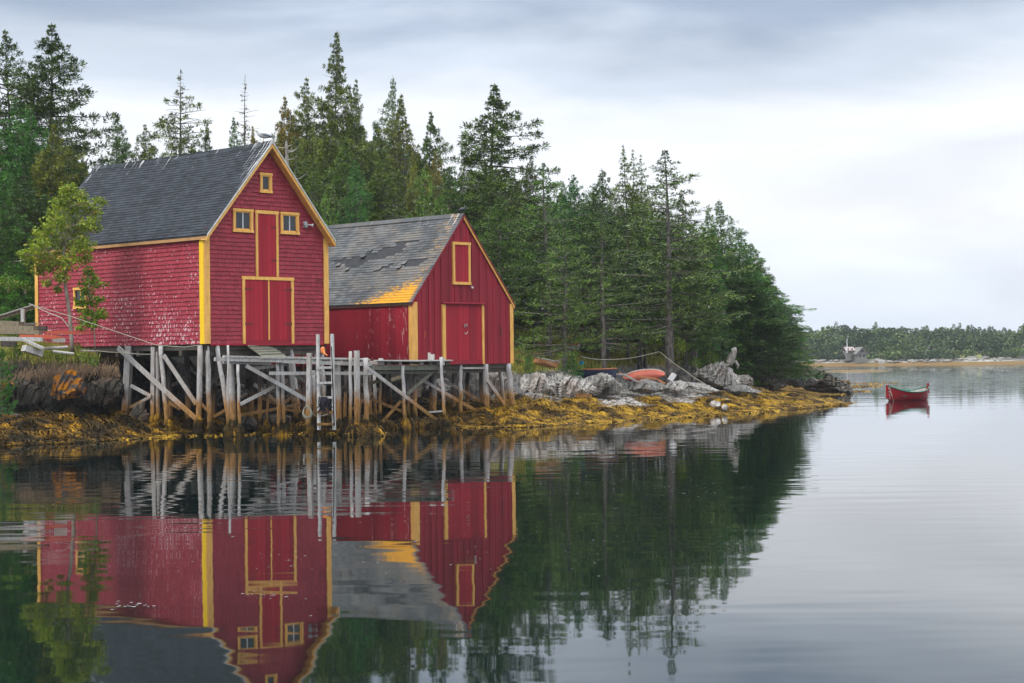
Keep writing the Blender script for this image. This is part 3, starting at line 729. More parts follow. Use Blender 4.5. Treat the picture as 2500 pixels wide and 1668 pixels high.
def rock(name, label, cat, c, size, mat, seed, rz=0, tilt=0, sub=5, amp=.34, group=None, strata=1.0):
    import bmesh
    bm = bmesh.new(); bmesh.ops.create_icosphere(bm, subdivisions=sub, radius=1.0)
    sv = Vector((seed*3.7, seed*1.3, seed*.7))
    rq = random.Random(seed*7+1); pl = []
    for i in range(22):
        n_ = Vector((rq.gauss(0, 1), rq.gauss(0, 1), rq.gauss(0, .8))).normalized(); pl.append((n_, rq.uniform(.66, 1.0)))
    tl = Vector((.90, .2, -.42+rq.uniform(-.12, .12))).normalized()
    for vv in bm.verts:
        d = vv.co.copy(); r = 1.25
        for n_, h_ in pl:
            k_ = d.dot(n_)
            if k_ > .05: r = min(r, h_/k_)
        q = Vector((d.x*size[0], d.y*size[1], d.z*size[2]))*r
        r *= 1+amp*.45*noise.noise(q*1.1+sv)
        s_ = q.dot(tl)*3.3+noise.noise(q*.9+sv)*1.1
        saw = s_ % 1.0; saw2 = (s_*2.7+noise.noise(q*2+sv)) % 1.0
        r *= 1+strata*(.15*(saw-.5)+.09*(saw2-.5))+.07*noise.noise(q*4+sv)
        if saw < .12: r *= 1-.12*strata
        vv.co = d*r
    me_ = bpy.data.meshes.new(name); bm.to_mesh(me_); bm.free(); me_.materials.append(mat)
    o = bpy.data.objects.new(name, me_); col.objects.link(o)
    o.location = c; o.scale = size; o.rotation_euler = (tilt, tilt*.6, rz)
    MW[o.name] = Matrix.Identity(4)
    return prop(o, label, cat, group)
def rock_px(u, vt, vb, wpx, d, mat, label, seed, depth=1.0, rz=.3, tilt=.1, amp=.34, sub=4, name='rock', group='rocks of the shoreline ledge'):
    a = P(u, vt, d); b = P(u, vb, d); hh = (a.z-b.z)/2; ww = wpx/2*pxm(d)
    return rock(name, label, 'rock', (a.x, d+depth*ww*.4, (a.z+b.z)/2-hh*.12), (ww*1.0, ww*depth, hh*1.12), mat, seed, rz, tilt, sub, amp, group)
rk = M['rock']; rm = M['rock_mid']; rd = M['rock_dark']
for i, a in enumerate([
    (1210, 905, 985, 90, 79, rm, 'grey ledge rock seen between the shed stilts at their right end'),
    (1305, 906, 984, 112, 80, rk, 'big pale ledge rock directly right of the shed, its top rounded'),
    (1385, 904, 982, 116, 81, rk, 'big pale fluted ledge rock below the little round spruce'),
    (1455, 914, 966, 96, 82, rk, 'pinkish pale ledge rock between the fluted rock and the flat boulder'),
    (1477, 911, 940, 52, 81, rm, 'smooth grey boulder perched on the ledge at the left end of the upturned canoe'),
    (1497, 926, 964, 50, 81.5, rm, 'upright split rock under the perched grey boulder'),
    (1575, 929, 955, 120, 84, rm, 'low grey slabby outcrop just below the upturned canoe'),
    (1655, 932, 957, 58, 86, rk, 'rounded layered boulder on the beach below the white box'),
    (1712, 938, 952, 70, 88, rk, 'thin flat stones at the back of the pebble beach'),
    (1632, 900, 942, 90, 93, rm, 'steep rock face behind the white box'),
    (1690, 896, 944, 110, 93, rm, 'steep fluted rock face under the mooring rope'),
    (1762, 888, 944, 100, 92, rk, 'pale cliff rock carrying the bleached stump'),
    (1812, 912, 950, 76, 95, rm, 'blocky grey rock at the foot of the stump rock'),
    (1810, 940, 962, 90, 90, rm, 'low fluted rock at the right end of the pebble beach'),
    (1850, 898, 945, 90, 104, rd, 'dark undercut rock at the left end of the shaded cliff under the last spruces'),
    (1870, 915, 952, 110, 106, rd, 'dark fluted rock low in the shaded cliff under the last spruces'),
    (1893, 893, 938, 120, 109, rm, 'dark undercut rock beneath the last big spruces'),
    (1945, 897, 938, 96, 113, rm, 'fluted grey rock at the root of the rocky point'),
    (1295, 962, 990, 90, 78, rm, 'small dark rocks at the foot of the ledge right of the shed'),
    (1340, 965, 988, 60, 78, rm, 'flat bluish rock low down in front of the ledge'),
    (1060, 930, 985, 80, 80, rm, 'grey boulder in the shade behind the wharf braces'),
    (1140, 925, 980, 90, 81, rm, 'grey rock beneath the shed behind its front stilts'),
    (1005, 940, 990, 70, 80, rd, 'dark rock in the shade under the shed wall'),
    (1745, 978, 992, 26, 82, rk, 'small pale pink stone lying in the seaweed right of the beach'),
    (1770, 987, 1000, 18, 81, rk, 'small rounded pale stone at the edge of the seaweed'),
    ]):
    u, vt, vb, wp, d, mt, lb = a
    rock_px(u, vt, vb, wp, d, mt, lb, i+1, depth=.9, rz=(i*.7) % 1.2-.6, tilt=.15, sub=5 if wp > 80 else 4)
# sloping tip of the point
t0, t1_ = P(1965, 905, 116), P(2058, 962, 124)
rock('rock', 'long dark slab sloping down into the sea at the tip of the point', 'rock', ((t0.x+t1_.x)/2-.2, 119, .62), (2.6, 1.6, .78), rd, 77, 0, 0, 5, .22, 'rocks of the shoreline ledge').rotation_euler = (0, .36, 0)
rock('rock', 'blunt seaweed covered boulder ending the rocky point', 'rock', (P(2045, 950, 123).x, 122, .25), (.85, 1.0, .62), simple('weedy_rock', (.14, .085, .018), (.05, .035, .012), 3, .8, bump=.8), 78, 0, 0, 4, .2, 'rocks of the shoreline ledge')
# dark cliff below the lumber on the left
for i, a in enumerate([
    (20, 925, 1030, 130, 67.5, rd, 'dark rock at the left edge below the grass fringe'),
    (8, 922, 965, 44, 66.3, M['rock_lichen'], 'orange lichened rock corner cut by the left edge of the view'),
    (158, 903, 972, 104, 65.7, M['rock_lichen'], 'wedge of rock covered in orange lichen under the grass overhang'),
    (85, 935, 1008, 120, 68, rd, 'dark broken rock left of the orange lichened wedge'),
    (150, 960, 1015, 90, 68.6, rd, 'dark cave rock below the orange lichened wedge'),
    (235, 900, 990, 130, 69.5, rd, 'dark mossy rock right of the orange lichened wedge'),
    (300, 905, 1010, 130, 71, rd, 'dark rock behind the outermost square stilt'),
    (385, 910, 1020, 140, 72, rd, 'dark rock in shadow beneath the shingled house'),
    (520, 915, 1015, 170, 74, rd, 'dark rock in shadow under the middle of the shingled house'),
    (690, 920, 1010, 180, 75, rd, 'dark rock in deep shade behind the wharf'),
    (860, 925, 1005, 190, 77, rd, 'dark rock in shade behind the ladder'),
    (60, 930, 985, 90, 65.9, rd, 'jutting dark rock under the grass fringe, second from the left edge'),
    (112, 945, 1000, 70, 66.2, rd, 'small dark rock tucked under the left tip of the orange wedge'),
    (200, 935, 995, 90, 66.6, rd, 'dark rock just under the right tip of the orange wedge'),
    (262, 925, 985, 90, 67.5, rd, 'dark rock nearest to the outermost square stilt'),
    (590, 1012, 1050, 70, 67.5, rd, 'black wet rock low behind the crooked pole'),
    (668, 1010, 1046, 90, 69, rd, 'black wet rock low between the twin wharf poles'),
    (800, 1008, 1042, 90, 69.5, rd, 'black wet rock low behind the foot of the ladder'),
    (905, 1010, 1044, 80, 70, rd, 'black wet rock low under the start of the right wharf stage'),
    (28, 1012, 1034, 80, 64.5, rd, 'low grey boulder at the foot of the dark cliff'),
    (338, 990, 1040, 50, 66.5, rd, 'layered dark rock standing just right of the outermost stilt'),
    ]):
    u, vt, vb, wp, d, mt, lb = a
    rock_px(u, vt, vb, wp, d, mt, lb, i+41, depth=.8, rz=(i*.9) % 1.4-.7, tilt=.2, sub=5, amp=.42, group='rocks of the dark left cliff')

# ------------------------------------------------------------------ seaweed (uncountable)
def weed_mat():
    t = NT('rockweed', .7, .15); r = t.island(); v = t.coord(which='World')
    rp_ = t.n('ShaderNodeValToRGB', {0: t.math('ADD', t.math('MULTIPLY', r, .24), t.math('MULTIPLY', t.step(t.noise(1.5, v, 4), .33, .62), .76))})
    e = rp_.node.color_ramp; e.elements[0].color = (.018, .014, .006, 1); e.elements[1].color = (.46, .275, .020, 1); e.elements[0].position = .22; e.elements[1].position = .90
    n_ = e.elements.new(.46); n_.color = (.10, .055, .010, 1); n_ = e.elements.new(.66); n_.color = (.25, .145, .014, 1)
    t.base(rp_); return t.m
M['weed'] = weed_mat()
def weed_dark():
    t = NT('olive_rockweed', .7, .12); r = t.island()
    rp_ = t.n('ShaderNodeValToRGB', {0: t.math('ADD', t.math('MULTIPLY', r, .25), t.math('MULTIPLY', t.step(t.noise(1.3, t.coord(which='World'), 4), .34, .68), .75))}); e = rp_.node.color_ramp
    e.elements[0].color = (.008, .007, .003, 1); e.elements[1].color = (.55, .29, .015, 1); n_ = e.elements.new(.42); n_.color = (.030, .020, .006, 1); n_ = e.elements.new(.68); n_.color = (.16, .085, .010, 1)
    t.base(rp_); return t.m
M['weed_dark'] = weed_dark()
rw = random.Random(5)
def strand(mb, p, ang, ln, w_, drop, z0):
    # a flat curved ribbon lying over the ground
    q = Vector(p); d = Vector((math.cos(ang), math.sin(ang), 0)); s_ = Vector((-d.y, d.x, 0)); prev = None; N = 4
    zz = q.z
    for i in range(N+1):
        f = i/N; c = q+d*ln*f+s_*math.sin(f*3+ang*7)*ln*.15; c.z = zz+.05*math.sin(f*PI)-drop*f*f
        ww = w_*(1-.6*f); a = c-s_*ww/2; b = c+s_*ww/2; a.z -= ww*.25
        k = len(mb.v); mb.v += [tuple(a), tuple(b)]
        if i: mb.f.append((k-2, k-1, k+1, k))
def weed_field(name, label, xr, n, sdr, mat, dens=None, ll=(.18, .5), slope=1.0):
    mb = MB(); X = np.array([rw.uniform(*xr) for _ in range(n)]); Yb = []
    # choose points by distance from the waterline
    cx = CP[1:17, 0]; cy = CP[1:17, 1]
    Yc = np.interp(X, cx, cy); Y = Yc+np.array([rw.uniform(*sdr) for _ in range(n)])*1.15
    Z, sd, k, wv = terrain(X, Y)
    for i in range(n):
        if sd[i] > wv[i]*.97 or (sd[i] < sdr[0]): continue
        if dens and rw.random() > dens(X[i], Y[i], sd[i], wv[i]): continue
        z = max(Z[i], .0)
        hump = max(0, noise.noise(Vector((X[i]*1.1, Y[i]*.8, 2))))*(.5 if X[i] < 2 else .28) if sd[i] > .4 else 0
        for j in range(5):
            a = rw.uniform(-2.6, -.5) if rw.random() < .75 else rw.uniform(0, 6.3)
            ln = rw.uniform(*ll); strand(mb, (X[i]+rw.gauss(0, .05), Y[i]+rw.gauss(0, .05), z+.02+hump+rw.random()*.05), a, ln, rw.uniform(.022, .06), min(.05+ln*.12, max(0, z-.01)+hump+.02), z)
    o = mb.build(name, mat); prop(o, label, 'seaweed', kind='stuff'); return o
def nobeach(x, y, s, w_):
    b = max(0, 1-abs(x-7.6)/4.6); return 0.0 if (b > .15 and s/w_ > .26+noise.noise(Vector((x*.55, y*.8, 0)))*.42) else 1
weed_field('seaweed', 'golden brown rockweed carpeting the shore right of the shed', (-.6, 24, ), 15000, (-.7, 12), M['weed'], nobeach)
weed_field('seaweed', 'olive and brown rockweed on the shore below the lumber and stilts', (-24, -.6), 11000, (-.5, 8.5), M['weed_dark'], lambda x, y, s, w_: (1 if s < 4.5 else .5)*(1 if x < -12 else .3))
mb = MB()      # weed floating on the surface off the shore
for (u0, u1, va, vb, n) in ((0, 430, 1082, 1066, 700), (430, 620, 1066, 1062, 60), (640, 960, 1062, 1058, 60), (1100, 1300, 1044, 1040, 260), (1280, 1900, 1041, 1003, 900), (1850, 2080, 1001, 984, 500), (1900, 2060, 967, 962, 350), (2060, 2150, 945, 942, 260), (2050, 2190, 937, 936, 160), (2060, 2130, 957, 956, 120)):
    for i in range(n):
        f = rw.random(); u = u0+(u1-u0)*f; vv = va+(vb-va)*f+rw.gauss(0, 1.6 if u < 1900 else 1.2)
        p = G(u, vv, .006); strand(mb, (p.x, p.y, .004), rw.uniform(0, 6.3), rw.uniform(.15, .5), rw.uniform(.03, .08), -.005, 0)
prop(mb.build('floating_seaweed', M['weed']), 'fringe of rockweed floating along the waterline', 'seaweed', kind='stuff')

# draped mounds of weed over hidden boulders
def mound(mb, c, R, h, n, ln):
    for i in range(n):
        a = rw.uniform(-3.5, .4); f = rw.random()**.6; p = Vector((c.x+math.cos(a)*R*f*.75, c.y+math.sin(a)*R*f*.6, c.z+h*(1-f*f)))
        L = ln*rw.uniform(.6, 1.2); d = Vector((math.cos(a), math.sin(a)*.8, 0)); w_ = rw.uniform(.015, .04); s_ = Vector((-d.y, d.x, 0))*w_; k0 = len(mb.v)
        for j in range(5):
            g_ = j/4; ff = f+L*g_/R; q = Vector((c.x+d.x*R*ff*.75, c.y+d.y*R*ff*.75, c.z+max(.02, h*(1-ff*ff))+.02+rw.random()*.015)); ww = s_*(1-.5*g_)
            mb.v += [tuple(q-ww), tuple(q+ww)]
            if j: mb.f.append((k0+2*j-2, k0+2*j-1, k0+2*j+1, k0+2*j))
mb = MB()
for (u, v_, R, h) in ((18, 1052, .8, .5), (70, 1058, .9, .62), (118, 1055, .75, .55), (10, 1074, .7, .4), (150, 1066, .8, .35), (205, 1062, .7, .3), (262, 1062, .6, .25), (330, 1060, .5, .2), (60, 1075, .8, .3)):
    mound(mb, G(u, v_, .05), R, h, 520, .55)
prop(mb.build('draped_seaweed', M['weed_dark']), 'long dark olive rockweed draped over mounds at the left waterline', 'seaweed', kind='stuff')
mb = MB(); mb2 = MB()
for k, (u, v_, R, h) in enumerate(((1330, 1015, 1.0, .3), (1400, 1000, .9, .25), (1480, 1018, 1.0, .3), (1290, 1000, .9, .25), (1700, 1004, .8, .25), (1730, 985, 1.1, .4), (1790, 972, 1.2, .5), (1850, 975, 1.1, .4), (1895, 990, .9, .25), (1935, 985, .9, .55), (1880, 958, 1.6, .5), (1960, 950, 1.8, .6), (2010, 955, 1.6, .4), (1450, 985, .8, .2), (1830, 1000, .8, .2), (1420, 1022, .8, .18))):
    mound(mb if k % 3 else mb2, G(u, v_, .06), R, h, 460, .5)
prop(mb.build('draped_seaweed', M['weed']), 'golden rockweed draped over low boulders on the right shore', 'seaweed', kind='stuff')
prop(mb2.build('draped_seaweed', M['weed_dark']), 'dark rockweed mounds dotted along the right shore', 'seaweed', kind='stuff')
mb = MB()
for i in range(1500):
    u = rw.gauss(1600, 90); v_ = rw.uniform(938, 1000); p = P(u, v_, 84); x = p.x; y = rw.uniform(78, 92); zz, s_, kk, ww = terrain(np.array([x]), np.array([y]))
    if s_[0] < ww[0]*.22 or kk[0] > .2: continue
    r = rw.uniform(.03, .13)*(1.6 if rw.random() < .08 else 1); mb.blob((x, y, zz[0]+r*.15), r, 6, 4, (1.3, 1, .55), .5, i)
prop(mb.build('beach_stones', M['rock']), 'pale flat stones strewn over the little beach below the canoe', 'stones', kind='stuff')
# ------------------------------------------------------------------ stilts, braces, wharf
PILES = []
def pile(par, u1, v1, u2, v2, d1, d2=None, wpx=10, sq=False, mat=None, weed=True, extend=True, label=None, name='pile'):
    d2 = d2 or d1; a = P(u1, v1, d1); b = P(u2, v2, d2)
    if extend:
        dr_ = (b-a).normalized(); g = gz(b.x, b.y); tgt = min(g-.15, b.z-.05) if g > -.3 else -.6
        if dr_.z < -.2: b = a+dr_*((tgt-a.z)/dr_.z)
    r = wpx/2*pxm((d1+d2)/2); mb = MB()
    if sq: mb.bar(a, b, r*2, r*2, up=(.3, 1, 0))
    else:
        N = 9; ln = (b-a).length; pts = [a+(b-a)*(i/N)+Vector((math.sin(i*1.9+u1)*.012, math.sin(i*2.7+u1)*.012, 0)) for i in range(N+1)]
        mb.tube(pts, [r*(.93+.12*i/N+.05*math.sin(i*2.1+u1)) for i in range(N+1)], 9, wob=.07)
    o = mb.build(name, mat or M['pile'], par, world=True, smooth=not sq)
    if label: o['label'] = label
    if weed: PILES.append((b.x, b.y, r, b.z))
    return o
def brace(par, u1, v1, d1, u2, v2, d2, hpx, mat=None, th=.06, name='brace'):
    a = P(u1, v1, d1); b = P(u2, v2, d2); mb = MB(); mb.bar(a, b, th, hpx*pxm((d1+d2)/2)); return mb.build(name, mat or M['pile'], par, world=True)
def side_d(u):        # distance of the big house's side wall plane at pixel column u
    o = H1.hit(u, 845, 0, 0.0); return (MW[r1.name] @ o).y
def front_d(H, u): o = H.hit(u, 850, 1, 0.0); return (MW[H.root.name] @ o).y
pd = M['pile_dark']
pile(r1, 316, 845, 305, 1042, side_d(316), wpx=16, sq=True)
pile(r1, 375, 847, 373, 1048, side_d(374)+.1, wpx=10, sq=True)
pile(r1, 385, 847, 386, 1052, side_d(385)+.25, wpx=10)
pile(r1, 392, 846, 410, 1055, side_d(392)-.15, side_d(392)-.6, wpx=12, label='leaning round pile')
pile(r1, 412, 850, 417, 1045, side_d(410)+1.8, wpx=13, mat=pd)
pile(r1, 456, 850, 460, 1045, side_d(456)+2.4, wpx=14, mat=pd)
pile(r1, 489, 843, 485, 1062, side_d(490)-.1, wpx=14)
pile(r1, 506, 845, 513, 1062, front_d(H1, 510)+.1, wpx=13)
pile(r1, 529, 844, 566, 1066, front_d(H1, 529)+.05, front_d(H1, 529)-.4, wpx=12, label='round pile leaning to the right')
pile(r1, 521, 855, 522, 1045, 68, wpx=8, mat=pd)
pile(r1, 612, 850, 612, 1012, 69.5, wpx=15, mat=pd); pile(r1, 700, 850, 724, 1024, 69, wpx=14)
pile(r1, 707, 838, 714, 900, front_d(H1, 707)+.25, wpx=12, sq=True)
pile(r1, 785, 838, 790, 1010, front_d(H1, 785)+.25, wpx=11); pile(r1, 770, 850, 778, 1000, 71, wpx=9)
pile(r1, 738, 850, 741, 1010, 71, wpx=10, mat=simple('rusty_pile', (.16, .06, .035), (.09, .04, .03)))
pile(r1, 300, 858, 292, 960, 71.5, wpx=10, mat=pd, weed=False); pile(r1, 640, 850, 636, 1000, 72, wpx=9, mat=pd)
brace(r1, 288, 849, side_d(288)-.3, 391, 944, side_d(391)-.3, 12); brace(r1, 391, 944, side_d(391)-.31, 480, 1024, 64.4, 12)
brace(r1, 400, 868, side_d(400)-.2, 479, 987, 64.9, 10); brace(r1, 320, 942, side_d(320)-.25, 369, 968, side_d(369)-.15, 8)
brace(r1, 318, 995, side_d(318)-.25, 369, 968, side_d(369)-.1, 7); brace(r1, 412, 982, 66.5, 441, 999, 66.3, 8)
brace(r1, 420, 942, 67.5, 460, 915, 67.5, 7, pd); brace(r1, 500, 962, 66.0, 536, 905, 66, 7, pd); brace(r1, 521, 1018, 65.3, 556, 998, 65.3, 7)
brace(r1, 460, 878, 68, 520, 960, 68, 8, pd); brace(r1, 545, 930, 68, 671, 985, 68.2, 8, pd); brace(r1, 620, 938, 67.6, 700, 1000, 68, 8)
brace(r1, 490, 985, 65.6, 515, 1010, 65.4, 7); brace(r1, 560, 955, 68, 640, 890, 68.3, 7, pd)
mb = MB()
for (u, v_) in ((515, 847), (590, 849), (596, 858), (650, 846)):
    p = P(u, v_, front_d(H1, u)+.5); mb.tube([p, p+Vector((.9, 1.0, 0))], .09, 8)
mb.build('floor_log', M['pile_dark'], r1, world=True)
# shed stilts
fd = lambda u: front_d(H2, u)
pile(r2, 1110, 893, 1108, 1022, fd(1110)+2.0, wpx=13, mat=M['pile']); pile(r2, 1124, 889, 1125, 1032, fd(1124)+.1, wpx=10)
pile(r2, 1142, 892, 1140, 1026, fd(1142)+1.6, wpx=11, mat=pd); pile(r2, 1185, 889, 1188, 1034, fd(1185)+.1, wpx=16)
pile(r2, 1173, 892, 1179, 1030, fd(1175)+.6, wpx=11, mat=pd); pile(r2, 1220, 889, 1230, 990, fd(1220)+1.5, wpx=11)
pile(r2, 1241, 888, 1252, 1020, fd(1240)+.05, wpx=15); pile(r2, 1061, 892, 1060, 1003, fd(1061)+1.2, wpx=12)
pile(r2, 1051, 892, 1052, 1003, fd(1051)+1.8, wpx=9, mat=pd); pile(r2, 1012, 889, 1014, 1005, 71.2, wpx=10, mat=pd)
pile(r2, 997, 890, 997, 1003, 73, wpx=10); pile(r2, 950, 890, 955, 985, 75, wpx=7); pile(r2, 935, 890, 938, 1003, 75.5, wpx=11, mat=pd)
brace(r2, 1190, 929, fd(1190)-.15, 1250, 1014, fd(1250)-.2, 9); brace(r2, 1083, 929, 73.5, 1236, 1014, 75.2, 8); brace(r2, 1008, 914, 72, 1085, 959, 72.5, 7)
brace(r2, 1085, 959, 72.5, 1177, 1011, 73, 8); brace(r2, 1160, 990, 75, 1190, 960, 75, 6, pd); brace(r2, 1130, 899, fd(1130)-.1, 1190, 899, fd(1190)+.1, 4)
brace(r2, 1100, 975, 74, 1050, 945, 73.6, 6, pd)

# ---- wharf in front of both houses
def wd(u): return 61.0+(u-544)/557*5.2
wh = thing('wharf', 'rickety grey timber wharf standing on poles in front of the two red houses', 'wharf', (P(820, 900, 63).x, 63, 0), 0)
pile(wh, 557.5, 843, 555.5, 1070, 60.4, wpx=6.5, label='thin crooked pole'); pile(wh, 581, 890, 585, 1060, 61.0, wpx=7.5)
pile(wh, 564, 888, 570, 1049, 62.6, wpx=16, mat=M['pile'])
pile(wh, 677, 875, 680.5, 1035, wd(677)+.3, wpx=9.5); pile(wh, 688.5, 875, 692, 1040, wd(688)+.3, wpx=10)
pile(wh, 755.5, 862, 752.7, 1060, wd(755)-.5, wpx=10.5, sq=True); pile(wh, 823.5, 882, 828, 1049, wd(823)+.2, wpx=11.5, sq=True)
pile(wh, 855, 858, 856, 1060, wd(855)-.6, wpx=8.5, mat=M['pile'], label='thin dark barked pole'); pile(wh, 871, 856, 872.5, 1055, wd(871)-.4, wpx=11, sq=True)
pile(wh, 892, 874, 896, 1045, wd(892), wpx=13); pile(wh, 983, 893, 989, 1042, wd(983)-.05, wpx=9, mat=M['pile'])
pile(wh, 1076, 872, 1087, 1040, wd(1076)-.15, wpx=8.5); pile(wh, 914, 912, 917, 1009, 67.5, wpx=8.5); pile(wh, 929, 915, 928, 1005, 69, wpx=7, mat=M['pile_dark'])
pile(wh, 765, 905, 768, 1010, 67.5, wpx=9, mat=M['pile']); pile(wh, 790, 905, 796, 1010, 66.5, wpx=7); pile(wh, 845, 905, 842, 1010, 67.5, wpx=9, mat=pd)
pile(wh, 632, 905, 634, 1010, 66, wpx=8, mat=pd); pile(wh, 655, 905, 652, 1010, 67, wpx=7, mat=pd); pile(wh, 880, 905, 878, 1010, 67, wpx=8, mat=pd); pile(wh, 903, 912, 905, 1010, 68, wpx=7, mat=pd)
wb = M['plank']
def beam(u1, v1, u2, v2, hpx, off=0.0, mat=None, th=.12, name='beam', d1=None, d2=None):
    return brace(wh, u1, v1, d1 or wd(u1)+off, u2, v2, d2 or wd(u2)+off, hpx, mat or wb, th, name)
beam(524, 877, 690, 881, 9, .12, M['plank']); beam(690, 882, 906, 890, 9, .12); beam(545, 884, 660, 887, 8, .25, M['pile'])
beam(658, 911.5, 916, 911.5, 8, -.1, M['whitewood'], .06); beam(620, 900, 700, 890, 8, .5, M['plank'], .06)
beam(905, 897.5, 1073, 897.5, 12, .1, M['beam_green']); beam(913, 909, 1087, 908, 7, .28, M['beam_green'])
beam(600.5, 893, 672, 933, 9.5, .12, M['whitewood'], .05, 'brace'); beam(672, 933, 750, 978, 9.5, .05, M['whitewood'], .05, 'brace')
beam(587, 987, 671, 944, 8, .6, None, .05, 'brace'); beam(898, 899, 1066, 1026, 8.5, -.12, M['pile'], .05, 'brace')
beam(1057, 908, 993, 963, 8, .22, M['beam_green'], .05, 'brace'); beam(979, 979, 934, 1030, 7, .3, M['pile'], .05, 'brace')
beam(589, 1014, 734, 988, 7, 2.6, M['pile'], .07, 'brace'); beam(775, 930, 905, 975, 7, 2.4, pd, .06, 'brace'); beam(835, 945, 980, 1004, 7, 3.0, pd, .06, 'brace')
beam(880, 940, 930, 930, 8, 2.0, M['beam_brown'], .06); beam(955, 928, 980, 920, 8, 4.0, M['beam_brown'], .06); beam(1040, 1007, 1080, 1004, 4, .4, M['plank'], .06)
beam(720, 952, 800, 1010, 8, 4.0, pd, .06, 'brace'); beam(690, 985, 760, 940, 7, 3.6, pd, .06, 'brace'); beam(860, 1000, 925, 950, 6, 3.4, pd, .06, 'brace'); beam(690, 1000, 735, 1004, 6, 2.0, M['pile'], .06, 'brace')
beam(720, 915, 745, 930, 9, 1.5, M['plank'], .06, 'brace')
# decking of the left stage: warped boards and logs lying along it
mb = MB(); rr = random.Random(31)
for k in range(9):
    off = .1+k*.27
    u = 546
    while u < 892:
        l = rr.uniform(90, 190); u2 = min(u+l, 896+rr.uniform(-12, 8))
        va = 871+(u-546)/350*6.5+rr.uniform(-1.2, 1.2); vb = 871+(u2-546)/350*6.5+rr.uniform(-1.2, 1.2)
        if k < 5 or rr.random() < .75: mb.bar(P(u, va, wd(u)+off), P(u2-3, vb, wd(u2)+off), .19, rr.uniform(.035, .075))
        u = u2
mb.build('deck', wb, wh, world=True)
mb = MB()
for k in range(12):
    u = 600+k*26; p = P(u, 876+(u-546)/350*6, wd(u)+.05); mb.bar(p, p+Vector((-.9, 1.5, 0)), .12, .12)
mb.build('joist', M['pile'], wh, world=True)
# right stage: thin boards over a row of joists
mb = MB()
for k in range(12):
    o_ = -.05+k*.2; zz = rr.uniform(-.012, .012)
    a = P(917+rr.uniform(-2, 2), 880.5, wd(917)+o_); b = P(1101+rr.uniform(-5, 3), 880, wd(1101)+o_); a.z += zz; b.z += zz; m_ = (a+b)/2+Vector((0, 0, -.02+rr.uniform(-.015, .015)))
    mb.bar(a, m_, .185, .03); mb.bar(m_, b, .185, .03)
mb.build('deck', wb, wh, world=True)
for k, u in enumerate((934, 950, 978, 1005, 1030, 1052, 1071, 1094)):
    p = P(u, 886.5, wd(u)); mb = MB(); mb.bar(p, p+Vector((-.75, 1.9, .02)), .13+.03*math.sin(k*2), .12); mb.build('joist', M['beam_green'] if k % 2 else wb, wh, world=True)
for (u, va, vb, wp, dd) in ((1048, 861, 880, 6, 1.6), (1056, 865, 880, 8, 1.2), (1080, 873, 892, 9, -.1), (930, 875, 890, 9, .1)):
    mb = MB(); mb.bar(P(u, va, wd(u)+dd), P(u, vb, wd(u)+dd), wp*pxm(65), wp*pxm(65), up=(.3, 1, 0)); mb.build('post', wb, wh, world=True)

# ladder
la = thing('ladder', 'white wooden ladder rising above the wharf edge between the poles', 'ladder', (P(794, 900, 61.6).x, 61.6, 0), 0)
for (u1, v1, u2, v2) in ((776, 817, 779, 1050), (811, 816, 816, 1050)):
    a = P(u1, v1, 62.5); b = P(u2, v2, 61.9); mb = MB(); mb.bar(a, b, .09, .14, up=(.25, 1, 0)); mb.build('rail', M['whitewood'] , la, world=True)
for v_ in (898, 935, 971, 1007, 1036):
    f = (v_-817)/233; a = P(773, v_, 62.35-.6*f); b = P(815, v_-.5, 62.35-.6*f); mb = MB(); mb.bar(a, b, .05, .085); mb.build('rung', M['whitewood'] if v_ < 990 else M['pile'], la, world=True)
mb = MB(); mb.tube([P(809, 846, 61.9), P(811, 890, 61.75), P(812.5, 940, 61.6), P(814, 985, 61.5), P(816, 1040, 61.4)], .022, 6)
prop(mb.build('hose', M['hose'], smooth=True), 'black hose hanging down the right rail of the white ladder', 'hose')
mb = MB()
for i in range(60):
    a = P(790+rr.gauss(0, 6), 968+rr.random()*6, 61.7); b = P(790+rr.gauss(0, 9), 985+rr.random()*26, 61.7); mb.tube([a, (a+b)/2+Vector((rr.gauss(0, .05), rr.gauss(0, .05), 0)), b], .014, 4, cap=False)
prop(mb.build('fishing_net', simple('black_net', (.02, .018, .03), (.04, .035, .05), 20, .9)), 'dark tangle of old net snagged on a ladder rung', 'net')
# ramp board leaning under the double doors
a = P(604, 843, 65.4); b = P(646, 872, 63.2); e = P(660, 843, 67.2); f_ = P(700, 870, 65.0)
mb = MB(); n_ = Vector((0, 0, -.05)); mb.hexa([b+n_, f_+n_, e+n_, a+n_, b, f_, e, a])
for k in range(4):
    s0 = .15+k*.22; q0 = a+(b-a)*s0; q1 = e+(f_-e)*s0; mb.bar(q0+Vector((0, 0, .02)), q1+Vector((0, 0, .02)), .05, .03)
prop(mb.build('ramp', M['beam_green']), 'pale green mossy ramp board sloping down from the double doors to the wharf', 'ramp')
